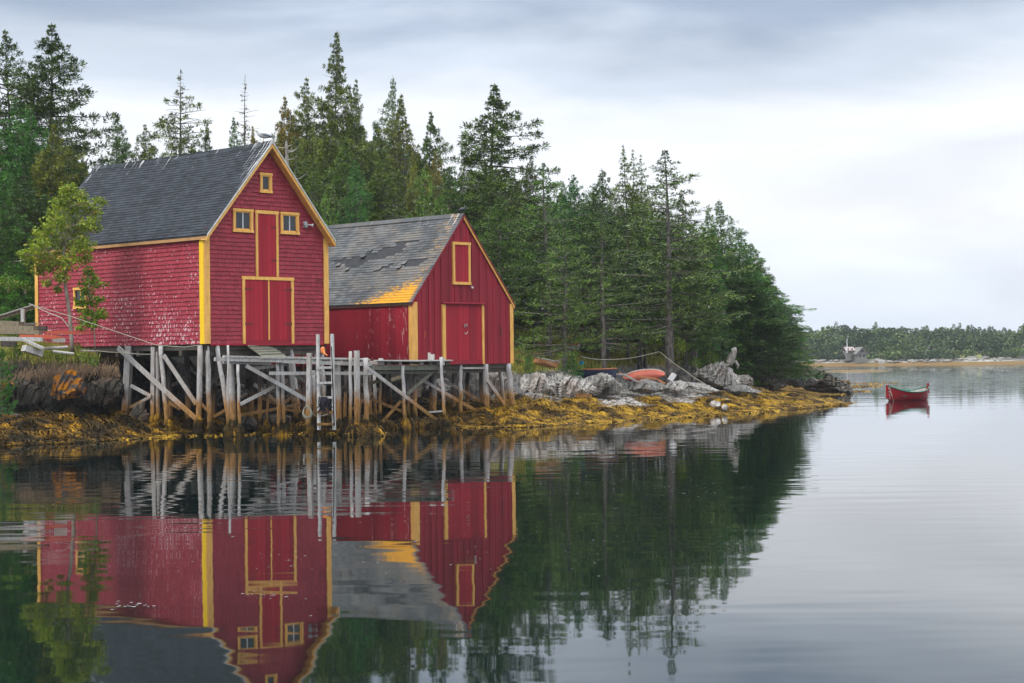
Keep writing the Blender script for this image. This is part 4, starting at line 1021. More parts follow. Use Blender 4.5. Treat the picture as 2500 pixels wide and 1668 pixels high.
# rope coil and lines on the square pole
mb = MB(); c = P(750, 1005, 61.9)
for k in range(3): mb.tube([c+Vector((math.cos(t)*(.13+k*.02), .02*k, math.sin(t)*.2-.03*k)) for t in np.linspace(0, 2*PI, 13)], .016, 5, cap=False)
mb.tube([P(748, 982, 61.9), P(747, 992, 61.9), c+Vector((.13, 0, 0))], .016, 5); mb.tube([P(760, 1008, 61.9), P(775, 1018, 62), P(800, 1012, 63)], .012, 5)
prop(mb.build('rope_coil', M['rope']), 'coil of pale rope hung on the square pole left of the ladder', 'rope')
mb = MB(); c = P(788, 855, 65.2); mb.blob(c, .09, 8, 6, (1, 1, 1.5)); mb.tube([c, P(793, 864, 65), P(799, 868, 64.8)], [.05, .03, .02], 6)
prop(mb.build('buoy', simple('orange_buoy', (.70, .22, .05), (.6, .2, .06), 9, .5)), 'small faded orange float hanging at the right corner of the shingled house', 'buoy')
for (u, v_) in ((569, 868), (589, 867)):
    pass
mb = MB()
for (u, v_) in ((571, 868), (589, 867)): mb.blob(P(u, v_, 66), .08, 8, 6, (1, 1, .8)); 
prop(mb.build('buoy', simple('rust_orange_buoy', (.55, .17, .04), (.45, .15, .05), 9, .6)), 'rusty orange floats tucked under the floor left of the mossy ramp', 'buoy')
# weed clinging to the feet of the piles
mb = MB()
for (x, y, r, z) in PILES:
    if z > .35: continue
    top = rw.uniform(.35, .75); n_ = 120 if y < 68 else 50
    for i in range(n_):
        a = rw.uniform(0, 2*PI); zz = rw.uniform(max(z, -.05), top); rr_ = r*(1.0+.5*(1-zz/top))+.02
        p = Vector((x+math.cos(a)*rr_, y+math.sin(a)*rr_, zz)); ln = rw.uniform(.10, .26); w_ = rw.uniform(.03, .08)
        q = p+Vector((math.cos(a)*.07, math.sin(a)*.07, -ln)); s_ = Vector((-math.sin(a), math.cos(a), 0))*w_
        mb.quad(p-s_*.5, p+s_*.5, q+s_, q-s_*.6)
prop(mb.build('clinging_seaweed', M['weed_dark']), 'shaggy brown rockweed clinging round the feet of the stilts and poles', 'seaweed', kind='stuff')
mb = MB()      # weedy mounds between the poles
for (u, v_, wp, dd) in ((740, 1050, 60, 0), (770, 1045, 60, 0), (810, 1052, 50, 0), (900, 1040, 60, 0), (940, 1045, 60, 0), (985, 1042, 70, .5), (1040, 1040, 70, .6), (870, 1058, 40, -.2), (915, 1060, 40, -.2), (690, 1050, 34, 0), (1070, 1040, 50, 0), (1248, 1030, 50, 0), (1010, 1020, 120, 2), (930, 1015, 90, 2), (640, 1045, 60, 1), (1150, 1030, 90, 1), (1110, 1035, 60, .5)):
    c = G(u, v_, .05); c.y += dd; wm = wp/2*pxm(c.y)
    for i in range(int(wp*5)):
        dx = rw.gauss(0, .42)*wm; dy = rw.gauss(0, .5); h = max(0, .32-(dx/wm)**2*.2)*rw.random()+.04
        p = Vector((c.x+dx, c.y+dy, h)); strand(mb, p, rw.uniform(-2.8, -.3), rw.uniform(.12, .3), rw.uniform(.03, .07), min(h, .16), 0)
prop(mb.build('mounded_seaweed', M['weed_dark']), 'mounds of brown rockweed heaped between the wharf poles at the waterline', 'seaweed', kind='stuff')
# ------------------------------------------------------------------ trees
def foliage_mat(name, dark, light, pale=(.20, .20, .14), palef=.03, trans=0.0):
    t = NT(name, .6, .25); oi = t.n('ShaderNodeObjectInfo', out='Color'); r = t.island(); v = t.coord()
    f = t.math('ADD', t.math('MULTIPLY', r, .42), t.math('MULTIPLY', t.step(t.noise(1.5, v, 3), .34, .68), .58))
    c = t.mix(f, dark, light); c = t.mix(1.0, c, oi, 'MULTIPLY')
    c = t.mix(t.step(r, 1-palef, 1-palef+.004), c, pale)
    t.base(c)
    if trans:
        tr = t.n('ShaderNodeBsdfTranslucent', {'Color': c}); ms = t.n('ShaderNodeMixShader', {0: trans, 1: t.b.outputs[0], 2: tr})
        t.t.links.new(ms, t.t.nodes['Material Output'].inputs['Surface'])
    return t.m
M['needle'] = foliage_mat('spruce_needles', (.012, .030, .011), (.235, .335, .075), (.30, .31, .22), .04, .0)
M['leaf'] = foliage_mat('birch_leaf', (.05, .11, .015), (.32, .40, .05), (.45, .36, .05), .06, .35)
def bark_mat(name, a, b_):
    t = NT(name, .9, .1); v = t.coord((1, 1, .3)); c = t.mix(t.step(t.noise(7, v, 5), .4, .6), a, b_)
    t.base(c); t.bump(t.noise(16, v, 4), .6, .03); return t.m
M['bark'] = bark_mat('spruce_bark', (.20, .18, .165), (.085, .072, .066)); M['bark_birch'] = bark_mat('birch_bark', (.46, .40, .34), (.22, .18, .15))
def spruce_proto(seed, H=12.0, R=2.6, crown0=.1, dens=1.0, gap=.1, shape=.85, bare_top=0.0, dead=.15, needles=1.0, droop=.3, lump=.35, trunk_r=.17, sp=.17, clear=0.0):
    rr = random.Random(seed); tr = MB(); cr_ = MB(); sv = Vector((seed*2.3, seed*.7, 0))
    def ax(z): return Vector((math.sin(z*.35+seed)*.06*z/H*3, math.cos(z*.3+seed*2)*.06*z/H*3, z))
    N = 16; tr.tube([ax(H*i/N) for i in range(N+1)], [max(.014, trunk_r*(1-i/N)**.85*(1.35 if i == 0 else 1)) for i in range(N+1)], 7)
    z = max(.35, crown0*H*.45, clear*H)
    while z < H*.992:
        f = 1-z/H
        prof = R*(.60*min(1, f/.32)**1.08+.40*f**1.1)*(1 if z > crown0*H else .75)+.035
        step = .17+.20*f; n = rr.randint(5, 7)
        a0 = rr.random()*6.28
        low = z < crown0*H
        for k in range(n):
            az = a0+6.283*k/n+rr.uniform(-.35, .35)
            lp = 1+lump*noise.noise(Vector((math.cos(az)*1.1, math.sin(az)*1.1, z*.55))+sv)*1.8
            ln = prof*rr.uniform(.50, 1.14)*max(.3, lp)
            if ln < .05: continue
            isdead = low or rr.random() < dead*(f+.2) or z > H*(1-bare_top)
            if low and rr.random() < .45: continue
            if rr.random() < gap: continue
            ang = .5*(1-f)**2-.12-droop*f*.6+rr.uniform(-.12, .12)
            d = Vector((math.cos(az), math.sin(az), 0)); p0 = ax(z); S = 5
            def bp(s): return p0+d*(ln*s*math.cos(ang))+Vector((0, 0, ln*(s*math.sin(ang)-droop*s*s*.35+.20*s**4*f)))
            tr.tube([bp(0), bp(.35), bp(.7), bp(1.0)], [.006+.013*ln, .005+.009*ln, .004+.005*ln, .004], 3, cap=False)
            sd_v = Vector((-d.y, d.x, 0))
            if isdead:
                for q in range(int(2+ln*2)):
                    s = rr.uniform(.3, 1); b = bp(s); e = b+(d*rr.uniform(.1, .4)+sd_v*rr.choice((-1, 1))*rr.uniform(.2, .5)+Vector((0, 0, rr.uniform(-.12, .1))))*min(ln*.5, .6)
                    tr.tube([b, e], [.007, .003], 3, cap=False)
                    if rr.random() < .35 and not z > H*(1-bare_top): # hanging lichen wisps
                        l2 = rr.uniform(.08, .22); cr_.quad(b+sd_v*.02, b-sd_v*.02, b-sd_v*.015-Vector((0, 0, l2)), b+sd_v*.015-Vector((0, 0, l2)))
                if rr.random() < .7: continue
            m = max(1, int((.9+ln*6.2)*dens*needles))
            tw = min(.34+.30*ln, .9)
            for q in range(m):
                s = rr.random()**.55; s = .14+.88*s; wd_ = tw*(1.15-s)*ln*.55+.06
                lat = rr.uniform(-1, 1)*wd_; cc = bp(min(s, 1.0))+sd_v*lat-Vector((0, 0, abs(lat)*.2))
                cr0 = rr.uniform(.10, .20)*(.22+.48*min(ln, 1.8))
                od = (d*1.0+sd_v*(lat/(wd_+.01)*.7)+Vector((0, 0, .12))).normalized()
                for w9 in range(14):
                    e = Vector((rr.gauss(0, 1), rr.gauss(0, 1), rr.gauss(.25, .75))).normalized()
                    b = cc+e*cr0*rr.uniform(.1, .8)
                    o = (od*.75+e*.9).normalized()
                    l2 = sp*(.50+.50*min(ln, 1))*rr.uniform(.6, 1.35); sw_ = o.cross(Vector((rr.uniform(-.8, .8), rr.uniform(-.8, .8), 1))).normalized()*(sp*rr.uniform(.10, .20))
                    cr_.quad(b-sw_*.5, b+o*l2*.55-sw_*1.0, b+o*l2, b+o*l2*.45+sw_*1.0)
        z += step*rr.uniform(.8, 1.2)
    return tr, cr_
KINDS = {
 'full':   dict(seed=1, R=2.7, crown0=.03, gap=.04, dead=.06, shape=0.86),
 'full2':  dict(seed=2, R=3.0, crown0=.04, gap=.08, dead=.10, shape=0.82, lump=.5),
 'wild':   dict(seed=3, R=2.8, crown0=.16, gap=.06, dens=1.35, dead=.22, shape=0.76, lump=.75, droop=.2),
 'wild2':  dict(seed=4, R=2.7, crown0=.20, gap=.10, dens=1.2, dead=.25, shape=0.72, lump=.85, droop=.15),
 'tall':   dict(seed=5, H=14, R=2.2, crown0=.30, gap=.06, dens=1.3, dead=.2, shape=0.74, lump=.7),
 'open':   dict(seed=6, H=13, R=2.9, crown0=.26, clear=.24, droop=.12, gap=.30, dead=.45, shape=0.64, lump=.8, dens=.75, trunk_r=.21),
 'snag':   dict(seed=7, R=1.7, crown0=.15, gap=.25, dead=.9, shape=0.84, bare_top=.62, lump=.8, dens=.6),
 'baretop': dict(seed=8, H=12, R=2.6, crown0=.1, gap=.15, dead=.15, shape=0.74, bare_top=.24, lump=.7),
 'young':  dict(seed=9, H=6, R=1.7, crown0=.02, gap=.03, dead=.02, shape=0.94, droop=-.15, sp=.15, trunk_r=.07, dens=1.1),
 'pole':   dict(seed=10, H=13, R=1.5, crown0=.55, gap=.15, dead=.3, shape=0.64, lump=.9, dens=.9, trunk_r=.14),
 'clear':  dict(seed=14, R=2.8, crown0=.32, clear=.31, droop=.04, gap=.08, dead=.12, shape=0.74, lump=.6),
 'clear2':  dict(seed=15, R=3.0, crown0=.31, clear=.29, droop=.04, gap=.06, dead=.10, shape=0.80, lump=.5),
 'dense':  dict(seed=12, R=3.2, crown0=.02, gap=.02, dead=.03, shape=0.80, lump=.35, dens=1.15),
}
PROTO = {}
for k, a in KINDS.items():
    a = dict(a); H = a.get('H', 12.0); a.setdefault('H', H); a['seed'] = a['seed']*13+5
    tr, cr_ = spruce_proto(**a); PROTO[k] = (H, a['R'], tr, cr_, {})
def tree(kind, label, u, vtop, d, wpx=None, color=(1, 1, 1), base=None, group=None, rz=None, name='spruce_tree', cat='spruce tree'):
    H, R, tr, cr_, cache = PROTO[kind]
    top = P(u, vtop, d); g = gz(top.x, top.y) if base is None else base
    h = top.z-g; s = h/H; wr = (wpx*1.36/2*pxm(d))/R if wpx else s*1.0
    if 'me' not in cache:
        cache['me'] = []
        for nm, mb_, mt in (('trunk', tr, M['bark']), ('crown', cr_, M['needle'])):
            m_ = bpy.data.meshes.new(nm); m_.from_pydata(mb_.v, [], mb_.f); m_.materials.append(mt); m_.update(); cache['me'].append(m_)
    root = bpy.data.objects.new(name, None); col.objects.link(root); root.location = (top.x, top.y, g-.1*s); root.rotation_euler = (0, 0, R_.random()*6.28 if rz is None else rz)
    root.scale = (wr, wr, (h+.1*s)/H); MW[root.name] = Matrix.Identity(4); prop(root, label, cat, group)
    for nm, m_ in zip(('trunk', 'crown'), cache['me']):
        o = bpy.data.objects.new(nm, m_); col.objects.link(o); o.parent = root; o.color = (*color, 1)
    return root
def zA(x, y): return x/3.672, 40+y/3.672
def zB(x, y): return 560+x/3.135, 60+y/3.135
def zC(x, y): return 1100+x/2.178, 180+y/2.178
OL = (1.0, .95, .8); DK = (.6, .72, .5); GR = (.52, 1.05, .62); YG = (1.7, 1.65, .9); BR = (2.2, 1.25, .95); BG = (.45, 1.05, .85); YB = (1.6, 1.2, .6)
gW, gE, gC = 'spruces at the left edge behind the barn end', 'spruces of the wood on the point', 'spruces rising behind the red houses'
T = [
 ('wild2', 'tall thin spruce at the very left edge of the view', 20, 72, 86, 190, DK, gW),
 ('wild', 'tallest dark spruce of the left group, shaped like a ragged cone', 117, 57, 85, 240, (.62, .70, .5), gW),
 ('full', 'blue-green spruce in front of the tall thin one at the left edge', 40, 235, 80, 190, GR, gW),
 ('full2', 'green spruce with pale upright tips between the two tall left spruces', 82, 262, 79, 170, GR, gW),
 ('wild', 'yellowish brown spruce below the tallest dark spruce of the left group', 122, 300, 78, 150, YB, gW),
 ('full2', 'dark spruce hugging the back end of the dark roof', 172, 330, 80, 130, DK, gW),
 ('dense', 'dark round-topped spruce just left of the end of the roof ridge', 203, 382, 79, 90, (.6, .8, .5), gW),
 ('full', 'dark spruce behind the little birch crown', 60, 420, 76, 170, (.5, .7, .5), gW),
 ('dense', 'low green spruce left of the little birch', 12, 450, 74, 150, (.6, 1.0, .6), gW),
 ('young', 'young spruce with bare pale leaders above the lumber', 42, 560, 73.5, 110, (1.0, 1.5, .8), gW),
 ('young', 'bright young spruce directly above the wooden railing', 45, 640, 73, 100, (.9, 1.7, .7), gW),
 ('dense', 'dark spruce filling the gap behind the railing', 85, 560, 77, 150, DK, gW),
 ('full2', 'small spruce tip peeking over the far end of the dark roof ridge', 246, 372, 95, 60, (.6, .8, .5), gC),
 ('wild', 'slender green spruce standing alone above the left part of the dark roof', 286, 277, 96, 110, (.75, .95, .7), gC),
 ('wild2', 'scraggly brownish spruce to the right of the slender lone one', 353, 303, 97, 110, (1.2, 1.05, .7), gC),
 ('baretop', 'bare-tipped spruce with heavy lower crown above the middle of the dark roof', 440, 168, 95, 165, (1.15, 1.0, .62), gC),
 ('wild', 'small ragged spruce leaning on the heavy crowned spruce', 510, 300, 96, 80, (1.1, 1.1, .7), gC),
 ('full', 'dark green spruce low beneath the bare dead top', 571, 283, 94, 80, (.6, .9, .55), gC),
 ('snag', 'mostly dead spruce with a bare spindly top left of the gull', 600, 182, 96, 95, (1.6, .95, .85), gC),
 ('wild', 'rust-brown bushy tree just behind the gull', 613, 305, 93, 70, BR, gC),
 ('wild', 'reddish brown dying spruce to the right of the gull', 693, 232, 95, 120, (2.1, 1.15, .9), gC),
 ('wild2', 'spruce with flat layered boughs left of the tallest spruce', 751, 187, 96, 130, (1.2, 1.0, .62), gC),
 ('tall', 'tallest spruce of the middle, with a long bare grey trunk below its tip', 816, 74, 97, 125, (1.15, 1.0, .6), gC),
 ('wild', 'olive spruce under the tallest one, wrapping its bare trunk', 800, 262, 93, 170, (1.2, 1.05, .6), gC),
 ('wild2', 'pointed spruce right of the tallest spruce', 873, 191, 97, 100, (1.0, .95, .65), gC),
 ('full2', 'green spruce with a sharp tip halfway between the tallest spruce and the shed gable', 955, 183, 98, 100, (.75, 1.0, .7), gC),
 ('wild', 'brownish spruce pressed against the right side of the sharp green one', 986, 228, 96, 130, (1.35, 1.05, .6), gC),
 ('wild', 'spruce with long level boughs above the left half of the shed roof', 1046, 269, 97, 125, (.85, .95, .65), gC),
 ('full2', 'small yellowing spruce above the middle of the shed roof', 1007, 366, 90, 60, YB, gC),
 ('young', 'bright green young spruce with orange tips above the shed ridge', 1030, 402, 86, 120, (1.0, 1.25, .65), gC),
 ('wild2', 'rusty brown small spruce behind the shed ridge', 1064, 366, 89, 80, (1.9, 1.1, .7), gC),
 ('young', 'bright sapling top between the two roofs', 789, 462, 82, 80, (1.0, 1.3, .65), gC),
 ('full', 'dark spruce mass above the right slope of the shingled house', 720, 330, 90, 150, (.95, .95, .55), gC),
 ('dense', 'broad olive spruce behind the gap between the two houses', 760, 395, 86, 170, (.95, 1.0, .55), gC),
 ('dense', 'broad dark spruce behind the left end of the shed roof', 850, 340, 88, 180, (.8, .95, .55), gC),
 ('full2', 'blue-tinged spruce low behind the shed roof', 870, 385, 85, 110, (.55, 1.05, .75), gC),
 ('dense', 'olive spruce behind the centre of the shed roof', 930, 360, 88, 170, (.95, .95, .55), gC),
 ('full2', 'dark green spruce behind the shed ridge', 1100, 400, 88, 140, (.6, .85, .55), gC),
 ('wild', 'large spruce towering directly above the shed gable', 1194, 203, 93, 235, (.85, .90, .60), gE),
 ('dense', 'broad lichen-hung lower spruce under the towering one', 1185, 385, 89, 240, (.95, 1.0, .68), gE),
 ('full2', 'narrow spruce left of the one towering above the shed gable', 1134, 338, 94, 80, (.75, .9, .6), gE),
 ('clear', 'green spruce at the right slope of the shed roof', 1215, 470, 84, 150, (.75, .95, .55), gE),
 ('clear2', 'dark brown tipped spruce right of the towering one', 1297, 377, 95, 90, (1.0, .75, .5), gE),
 ('open', 'fresh green spruce with a visible trunk right of the shed', 1334, 396, 87, 170, (.85, 1.15, .65), gE),
 ('clear2', 'blue-green full spruce in the middle of the point wood', 1398, 423, 98, 130, BG, gE),
 ('clear', 'second blue-green spruce just left of the full blue-green one', 1370, 440, 99, 90, BG, gE),
 ('clear', 'dark spruce with a forked tip left of the slim pine-like tops', 1467, 410, 92, 170, (.6, .75, .5), gE),
 ('open', 'yellow-topped spruce with a thick bare foot, nearest to the shed', 1376, 556, 82, 170, (1.0, 1.15, .6), gE),
 ('pole', 'slim open spruce, leftmost of the three thin tops', 1527, 352, 96, 80, (1.15, 1.1, .65), gE),
 ('pole', 'slim open spruce, middle one of the three thin tops', 1550, 364, 97, 60, (1.3, 1.15, .6), gE),
 ('pole', 'slim open spruce, rightmost of the three thin tops', 1569, 377, 96, 60, (1.1, 1.1, .6), gE),
 ('open', 'gnarled old spruce with a flat wind-cut top and long grey trunk', 1628, 366, 87, 250, (.9, 1.0, .68), gE),
 ('wild2', 'spruce with level boughs right of the wind-cut top', 1669, 462, 93, 120, (.75, .85, .6), gE),
 ('clear2', 'light yellow-green spruce deep behind the gnarled old one', 1695, 545, 98, 110, (1.6, 1.8, .7), gE),
 ('full', 'green spruce tip left of the pointed one on the right slope', 1727, 512, 100, 90, GR, gE),
 ('full2', 'pointed spruce standing out on the right slope of the wood', 1761, 485, 102, 130, (.75, 1.05, .7), gE),
 ('dense', 'green spruce on the right slope, one step below the pointed one', 1802, 566, 104, 140, (.75, 1.3, .8), gE),
 ('full', 'spruce on the right slope with brownish tips', 1832, 592, 106, 120, (.9, 1.0, .6), gE),
 ('full2', 'spruce midway down the right slope', 1855, 626, 107, 120, (.8, 1.15, .7), gE),
 ('dense', 'spruce with spreading boughs low on the right slope', 1880, 678, 109, 130, (.75, 1.25, .75), gE),
 ('full', 'second last spruce of the right slope', 1910, 740, 111, 110, (.8, 1.2, .65), gE),
 ('dense', 'last spruce at the tip of the point, boughs hanging over the water', 1922, 780, 113, 105, (.95, 1.2, .65), gE),
 ('clear2', 'dark spruce on the bank behind the bleached stump', 1795, 640, 104, 200, (.7, 1.25, .8), gE),
 ('dense', 'broad deep green spruce overhanging the dark cliff', 1862, 690, 109, 180, (.65, 1.25, .85), gE),
 ('clear2', 'spruce with low sweeping boughs right of the gnarled old trunk', 1690, 600, 93, 210, (.75, .95, .62), gE),
 ('clear', 'dark spruce behind the trunk with the mooring rope', 1560, 560, 95, 190, (.55, .8, .5), gE),
 ('clear2', 'spruce behind the upturned canoe', 1480, 560, 93, 170, (.6, .9, .55), gE),
 ('open', 'spruce with a bare grey foot left of the gnarled old one', 1470, 520, 86, 150, (.8, .95, .6), gE),
 ('clear', 'wide green spruce right behind the shed corner', 1300, 600, 90, 120, (.6, .95, .6), gE),
 ('clear', 'mid green spruce between the shed and the yellow-topped one', 1335, 640, 90, 120, (.65, 1.0, .6), gE),
 ('clear', 'dark spruce far in behind the little round spruce', 1420, 600, 97, 150, (.5, .75, .5), gE),
 ('clear', 'dark spruce right of the far little canoe', 1530, 650, 98, 140, (.5, .75, .5), gE),
 ('young', 'little round spruce sitting on the pale rocks', 1393, 862, 81.5, 52, (.55, 1.25, .6), None),
 ('young', 'tiny spruce seedling in the grass at the shed corner', 1289, 852, 80.5, 22, (.55, 1.25, .6), None),
 ('young', 'small dark spruce bush cut by the left edge below the lumber', 4, 850, 65.2, 60, (.5, 1.3, .5), None),
]
for k, lb, u, v_, d, wpx, c, g in T: tree(k, lb, u, v_, d, wpx, c, group=g, base=1.75 if u >= 1830 else (2.0 if u > 1780 else None))
# trees deep in the wood whose crowns merge (nothing tells them apart)
rt = random.Random(77); sky_line = [(640, 330), (760, 270), (880, 270), (1000, 320), (1080, 440), (1120, 410), (1250, 390), (1320, 440), (1420, 450), (1500, 450), (1600, 480), (1700, 540), (1790, 590), (1850, 680), (1900, 760)]
for i in range(62):
    u = 650+i*20+rt.uniform(-8, 8); d = (104+(i % 3)*6) if u < 1600 else 103+(i % 2)*5
    top = np.interp(u, [p[0] for p in sky_line], [p[1] for p in sky_line])+rt.uniform(5, 60)
    reg = [(800, 'rising behind the right slope of the shingled house'), (960, 'standing behind the left half of the shed roof'), (1130, 'standing behind the shed ridge'), (1270, 'filling the wood straight above the shed gable'), (1430, 'filling the wood between the shed and the blue-green spruce'), (1580, 'filling the wood below the three thin tops'), (1710, 'filling the wood around the gnarled old spruce'), (9999, 'filling the right slope of the wood')]
    ph = [q[1] for q in reg if u < q[0]][0]
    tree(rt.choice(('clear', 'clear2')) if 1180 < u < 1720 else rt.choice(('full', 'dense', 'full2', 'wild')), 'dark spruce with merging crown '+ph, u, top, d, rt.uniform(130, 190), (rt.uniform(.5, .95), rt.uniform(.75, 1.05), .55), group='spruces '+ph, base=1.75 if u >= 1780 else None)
for i in range(12):
    u = -40+i*24; d = 90+(i % 2)*5
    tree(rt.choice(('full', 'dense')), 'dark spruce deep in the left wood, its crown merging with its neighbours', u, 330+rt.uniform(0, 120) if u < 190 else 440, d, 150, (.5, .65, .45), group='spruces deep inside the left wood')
for i in range(10):
    u = 250+i*40
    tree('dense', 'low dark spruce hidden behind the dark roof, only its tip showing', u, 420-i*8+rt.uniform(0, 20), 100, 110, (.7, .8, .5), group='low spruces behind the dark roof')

# bare standing trunks with broken boughs
def snag(label, pts, r0, seed, mat):
    rr = random.Random(seed); mb = MB(); q = [P(*p) for p in pts]; n = len(q); mb.tube(q, [r0*(1-.6*i/(n-1)) for i in range(n)], 7, wob=.1)
    for i in range(16):
        f = rr.uniform(.2, .95)*(n-1); k = int(f); b = q[k]+(q[min(k+1, n-1)]-q[k])*(f-k); a = rr.uniform(0, 6.28); l = rr.uniform(.3, 1.1)
        m_ = b+Vector((math.cos(a)*l*.6, math.sin(a)*l*.6, l*.05)); mb.tube([b, m_, b+Vector((math.cos(a)*l, math.sin(a)*l, l*.35))], [.03, .02, .008], 4)
    o = mb.build('dead_trunk', mat); return prop(o, label, 'dead tree', 'dead pale trunks')
M['dead'] = bark_mat('bleached_dead_wood', (.42, .40, .36), (.22, .20, .18))
snag('broken pale dead trunk beside the right slope of the shingled house roof', [(703, 520, 88), (704, 440, 88), (700, 380, 88), (699, 344, 88)], .13, 1, M['dead'])
snag('thin grey trunk leaning in front of the wood behind the shed ridge', [(960, 560, 88), (958, 500, 88)], .07, 2, M['dead'])
mb = MB()
b = P(1768, 888, 91.5); mb.tube([b+Vector((.25, 0, -.1)), P(1783, 885, 91.5), P(1788, 868, 91.5), P(1793, 858, 91.5), P(1794, 848, 91.5)], [.10, .22, .17, .13, .07], 9, wob=.3)
mb.tube([P(1785, 885, 91.5), P(1797, 884, 91.4), P(1802, 893, 91.3), P(1800, 902, 91.3)], [.10, .08, .06, .04], 7, wob=.2); mb.tube([P(1790, 862, 91.5), P(1787, 851, 91.5)], [.12, .05], 6); mb.tube([P(1780, 888, 91.5), P(1772, 896, 91.4)], [.12, .05], 6)
prop(mb.build('driftwood_stump', M['dead'], smooth=True), 'bleached twisted stump standing on top of the cliff rock', 'stump')

# broad-leaved trees and shrubs built from clumps of leaves on limbs
def leafy(name, label, cat, trunk, limbs_from, blobs, d, n_leaf, ls, mat_leaf, colr, r0=.07, group=None, seed=1, dep=.8, hang=False):
    rr = random.Random(seed); base = P(*trunk[0], d); rt_ = thing(name, label, cat, base, 0, group)
    mb = MB(); q = [P(u, v_, d) for u, v_ in trunk]; n = len(q); mb.tube(q, [r0*(1-.65*i/(n-1)) for i in range(n)], 7, wob=.08); lf = MB()
    for (u, v_, rp_) in blobs:
        c = P(u, v_, d+rr.uniform(-dep, dep)); R = rp_*pxm(d)
        j = min(range(limbs_from, n), key=lambda k: abs(q[k].z-(c.z-R*.6-.2)) if q[k].z < c.z+.1 else 9)
        m_ = (q[j]+c)/2+Vector((0, 0, .08)); mb.tube([q[j], m_, c], [r0*.45, r0*.28, r0*.1], 5)
        for k in range(5):
            e = c+Vector((rr.gauss(0, 1), rr.gauss(0, 1), rr.gauss(0, .7)))*R*.5; mb.tube([m_ if k < 2 else c, e], [r0*.14, r0*.05], 3, cap=False)
        for k in range(int(n_leaf*(R/.6)**2)):
            dv = Vector((rr.gauss(0, 1), rr.gauss(0, 1), rr.gauss(0, 1))).normalized()*R*rr.random()**.45; dv.z *= .78
            # bunch the leaves
            dv += Vector((noise.noise(dv*4+c), noise.noise(dv*4-c), noise.noise(dv*5+c)))*R*.35
            p = c+dv; o = Vector((rr.uniform(-1, 1), rr.uniform(-1, 1), rr.uniform(-1.0, .35))).normalized(); s_ = o.cross(Vector((rr.uniform(-1, 1), rr.uniform(-1, 1), .8))).normalized()
            l = ls*rr.uniform(.6, 1.3); lf.quad(p, p+o*l*.5-s_*l*.32, p+o*l, p+o*l*.5+s_*l*.32)
    mb.build('trunk', M['bark_birch'], rt_, world=True, smooth=True); o = lf.build('crown', mat_leaf, rt_, world=True); o.color = (*colr, 1); return rt_
leafy('birch_tree', 'small birch with yellow-green leaves leaning in front of the shingled side wall', 'birch tree',
      [(177, 862), (175, 826), (170, 770), (163, 720), (156, 680), (154, 650), (158, 600), (162, 560), (165, 510)], 4,
      [(168, 462, 26), (190, 480, 26), (150, 495, 26), (175, 520, 36), (205, 500, 26), (245, 492, 18), (228, 515, 24), (140, 545, 36), (185, 560, 38), (215, 548, 26), (110, 570, 32), (150, 600, 42), (95, 600, 30), (200, 600, 34), (232, 535, 14), (75, 625, 28), (120, 640, 34), (170, 640, 32), (210, 632, 18), (95, 655, 24), (150, 675, 22), (55, 618, 14), (115, 690, 16), (140, 705, 14), (238, 560, 14), (128, 520, 18)],
      66.2, 620, .12, M['leaf'], (1.35, 1.3, .8), .085, seed=3)
leafy('rowan_tree', 'slim young rowan with bright green leaves half hiding the side wall window', 'rowan tree',
      [(232, 855), (231, 820), (226, 780), (222, 740), (218, 700), (215, 670)], 2,
      [(214, 662, 16), (222, 680, 20), (205, 690, 14), (240, 692, 16), (215, 710, 20), (200, 735, 18), (228, 735, 20), (248, 730, 12), (210, 760, 20), (238, 765, 22), (252, 768, 14), (205, 785, 18), (225, 790, 20), (195, 800, 12), (258, 695, 8)],
      66.4, 700, .12, M['leaf'], (1.1, 1.35, .6), .03, seed=5, dep=.35)
gb = 'low green bushes on the bank'
for i, (lb, u, v_, sp_, d, c) in enumerate([
   ('dark leafed bush growing through the stacked lumber', 42, 856, 20, 64.8, (.45, .75, .55)),
   ('bright green bush right of the split log under the birch', 142, 868, 17, 64.9, (.9, 1.1, .5)),
   ('yellow-green bush on the brink below the shingled wall', 200, 872, 18, 65.2, (1.0, 1.1, .45)),
   ('green bush at the right end of the bank under the shingled wall', 228, 882, 16, 65.4, (.6, .9, .4)),
   ('yellow-green bush in front of the red pointed board', 108, 866, 15, 64.6, (1.1, 1.0, .4)),
   ('low bush at the foot of the birch', 190, 845, 12, 66.0, (.5, .7, .35)),
   ('leafy sprig at the left edge above the railing', 20, 690, 26, 70, (.7, .9, .5)),
   ('leafy bush between the railing and the shingled house', 62, 700, 20, 72, (.75, .95, .5)),
   ('pale yellow-green bush between two big trunks right of the old spruce', 1655, 845, 26, 90, (1.1, 1.1, .6)),
   ('green bush at the cliff brink left of the bleached stump', 1735, 872, 22, 92, (.7, .9, .45)),
   ('green bush on the cliff brink under the last low boughs', 1700, 886, 16, 91, (.7, .9, .45)),
   ('bush in the grass just right of the shed corner', 1266, 878, 16, 80, (.6, .95, .5)),
   ('yellow-green bush behind the upturned canoe', 1600, 835, 22, 92, (1.1, 1.1, .5)),
   ]):
    leafy('bush', lb, 'bush', [(u, v_+sp_), (u, v_+sp_*.4), (u, v_)], 0, [(u-sp_*.5, v_, sp_*.6), (u+sp_*.5, v_+2, sp_*.6), (u, v_-sp_*.4, sp_*.6), (u+sp_*.1, v_+sp_*.3, sp_*.7)], d, 420, .085, M['leaf'], c, .018, gb, 20+i, .25)

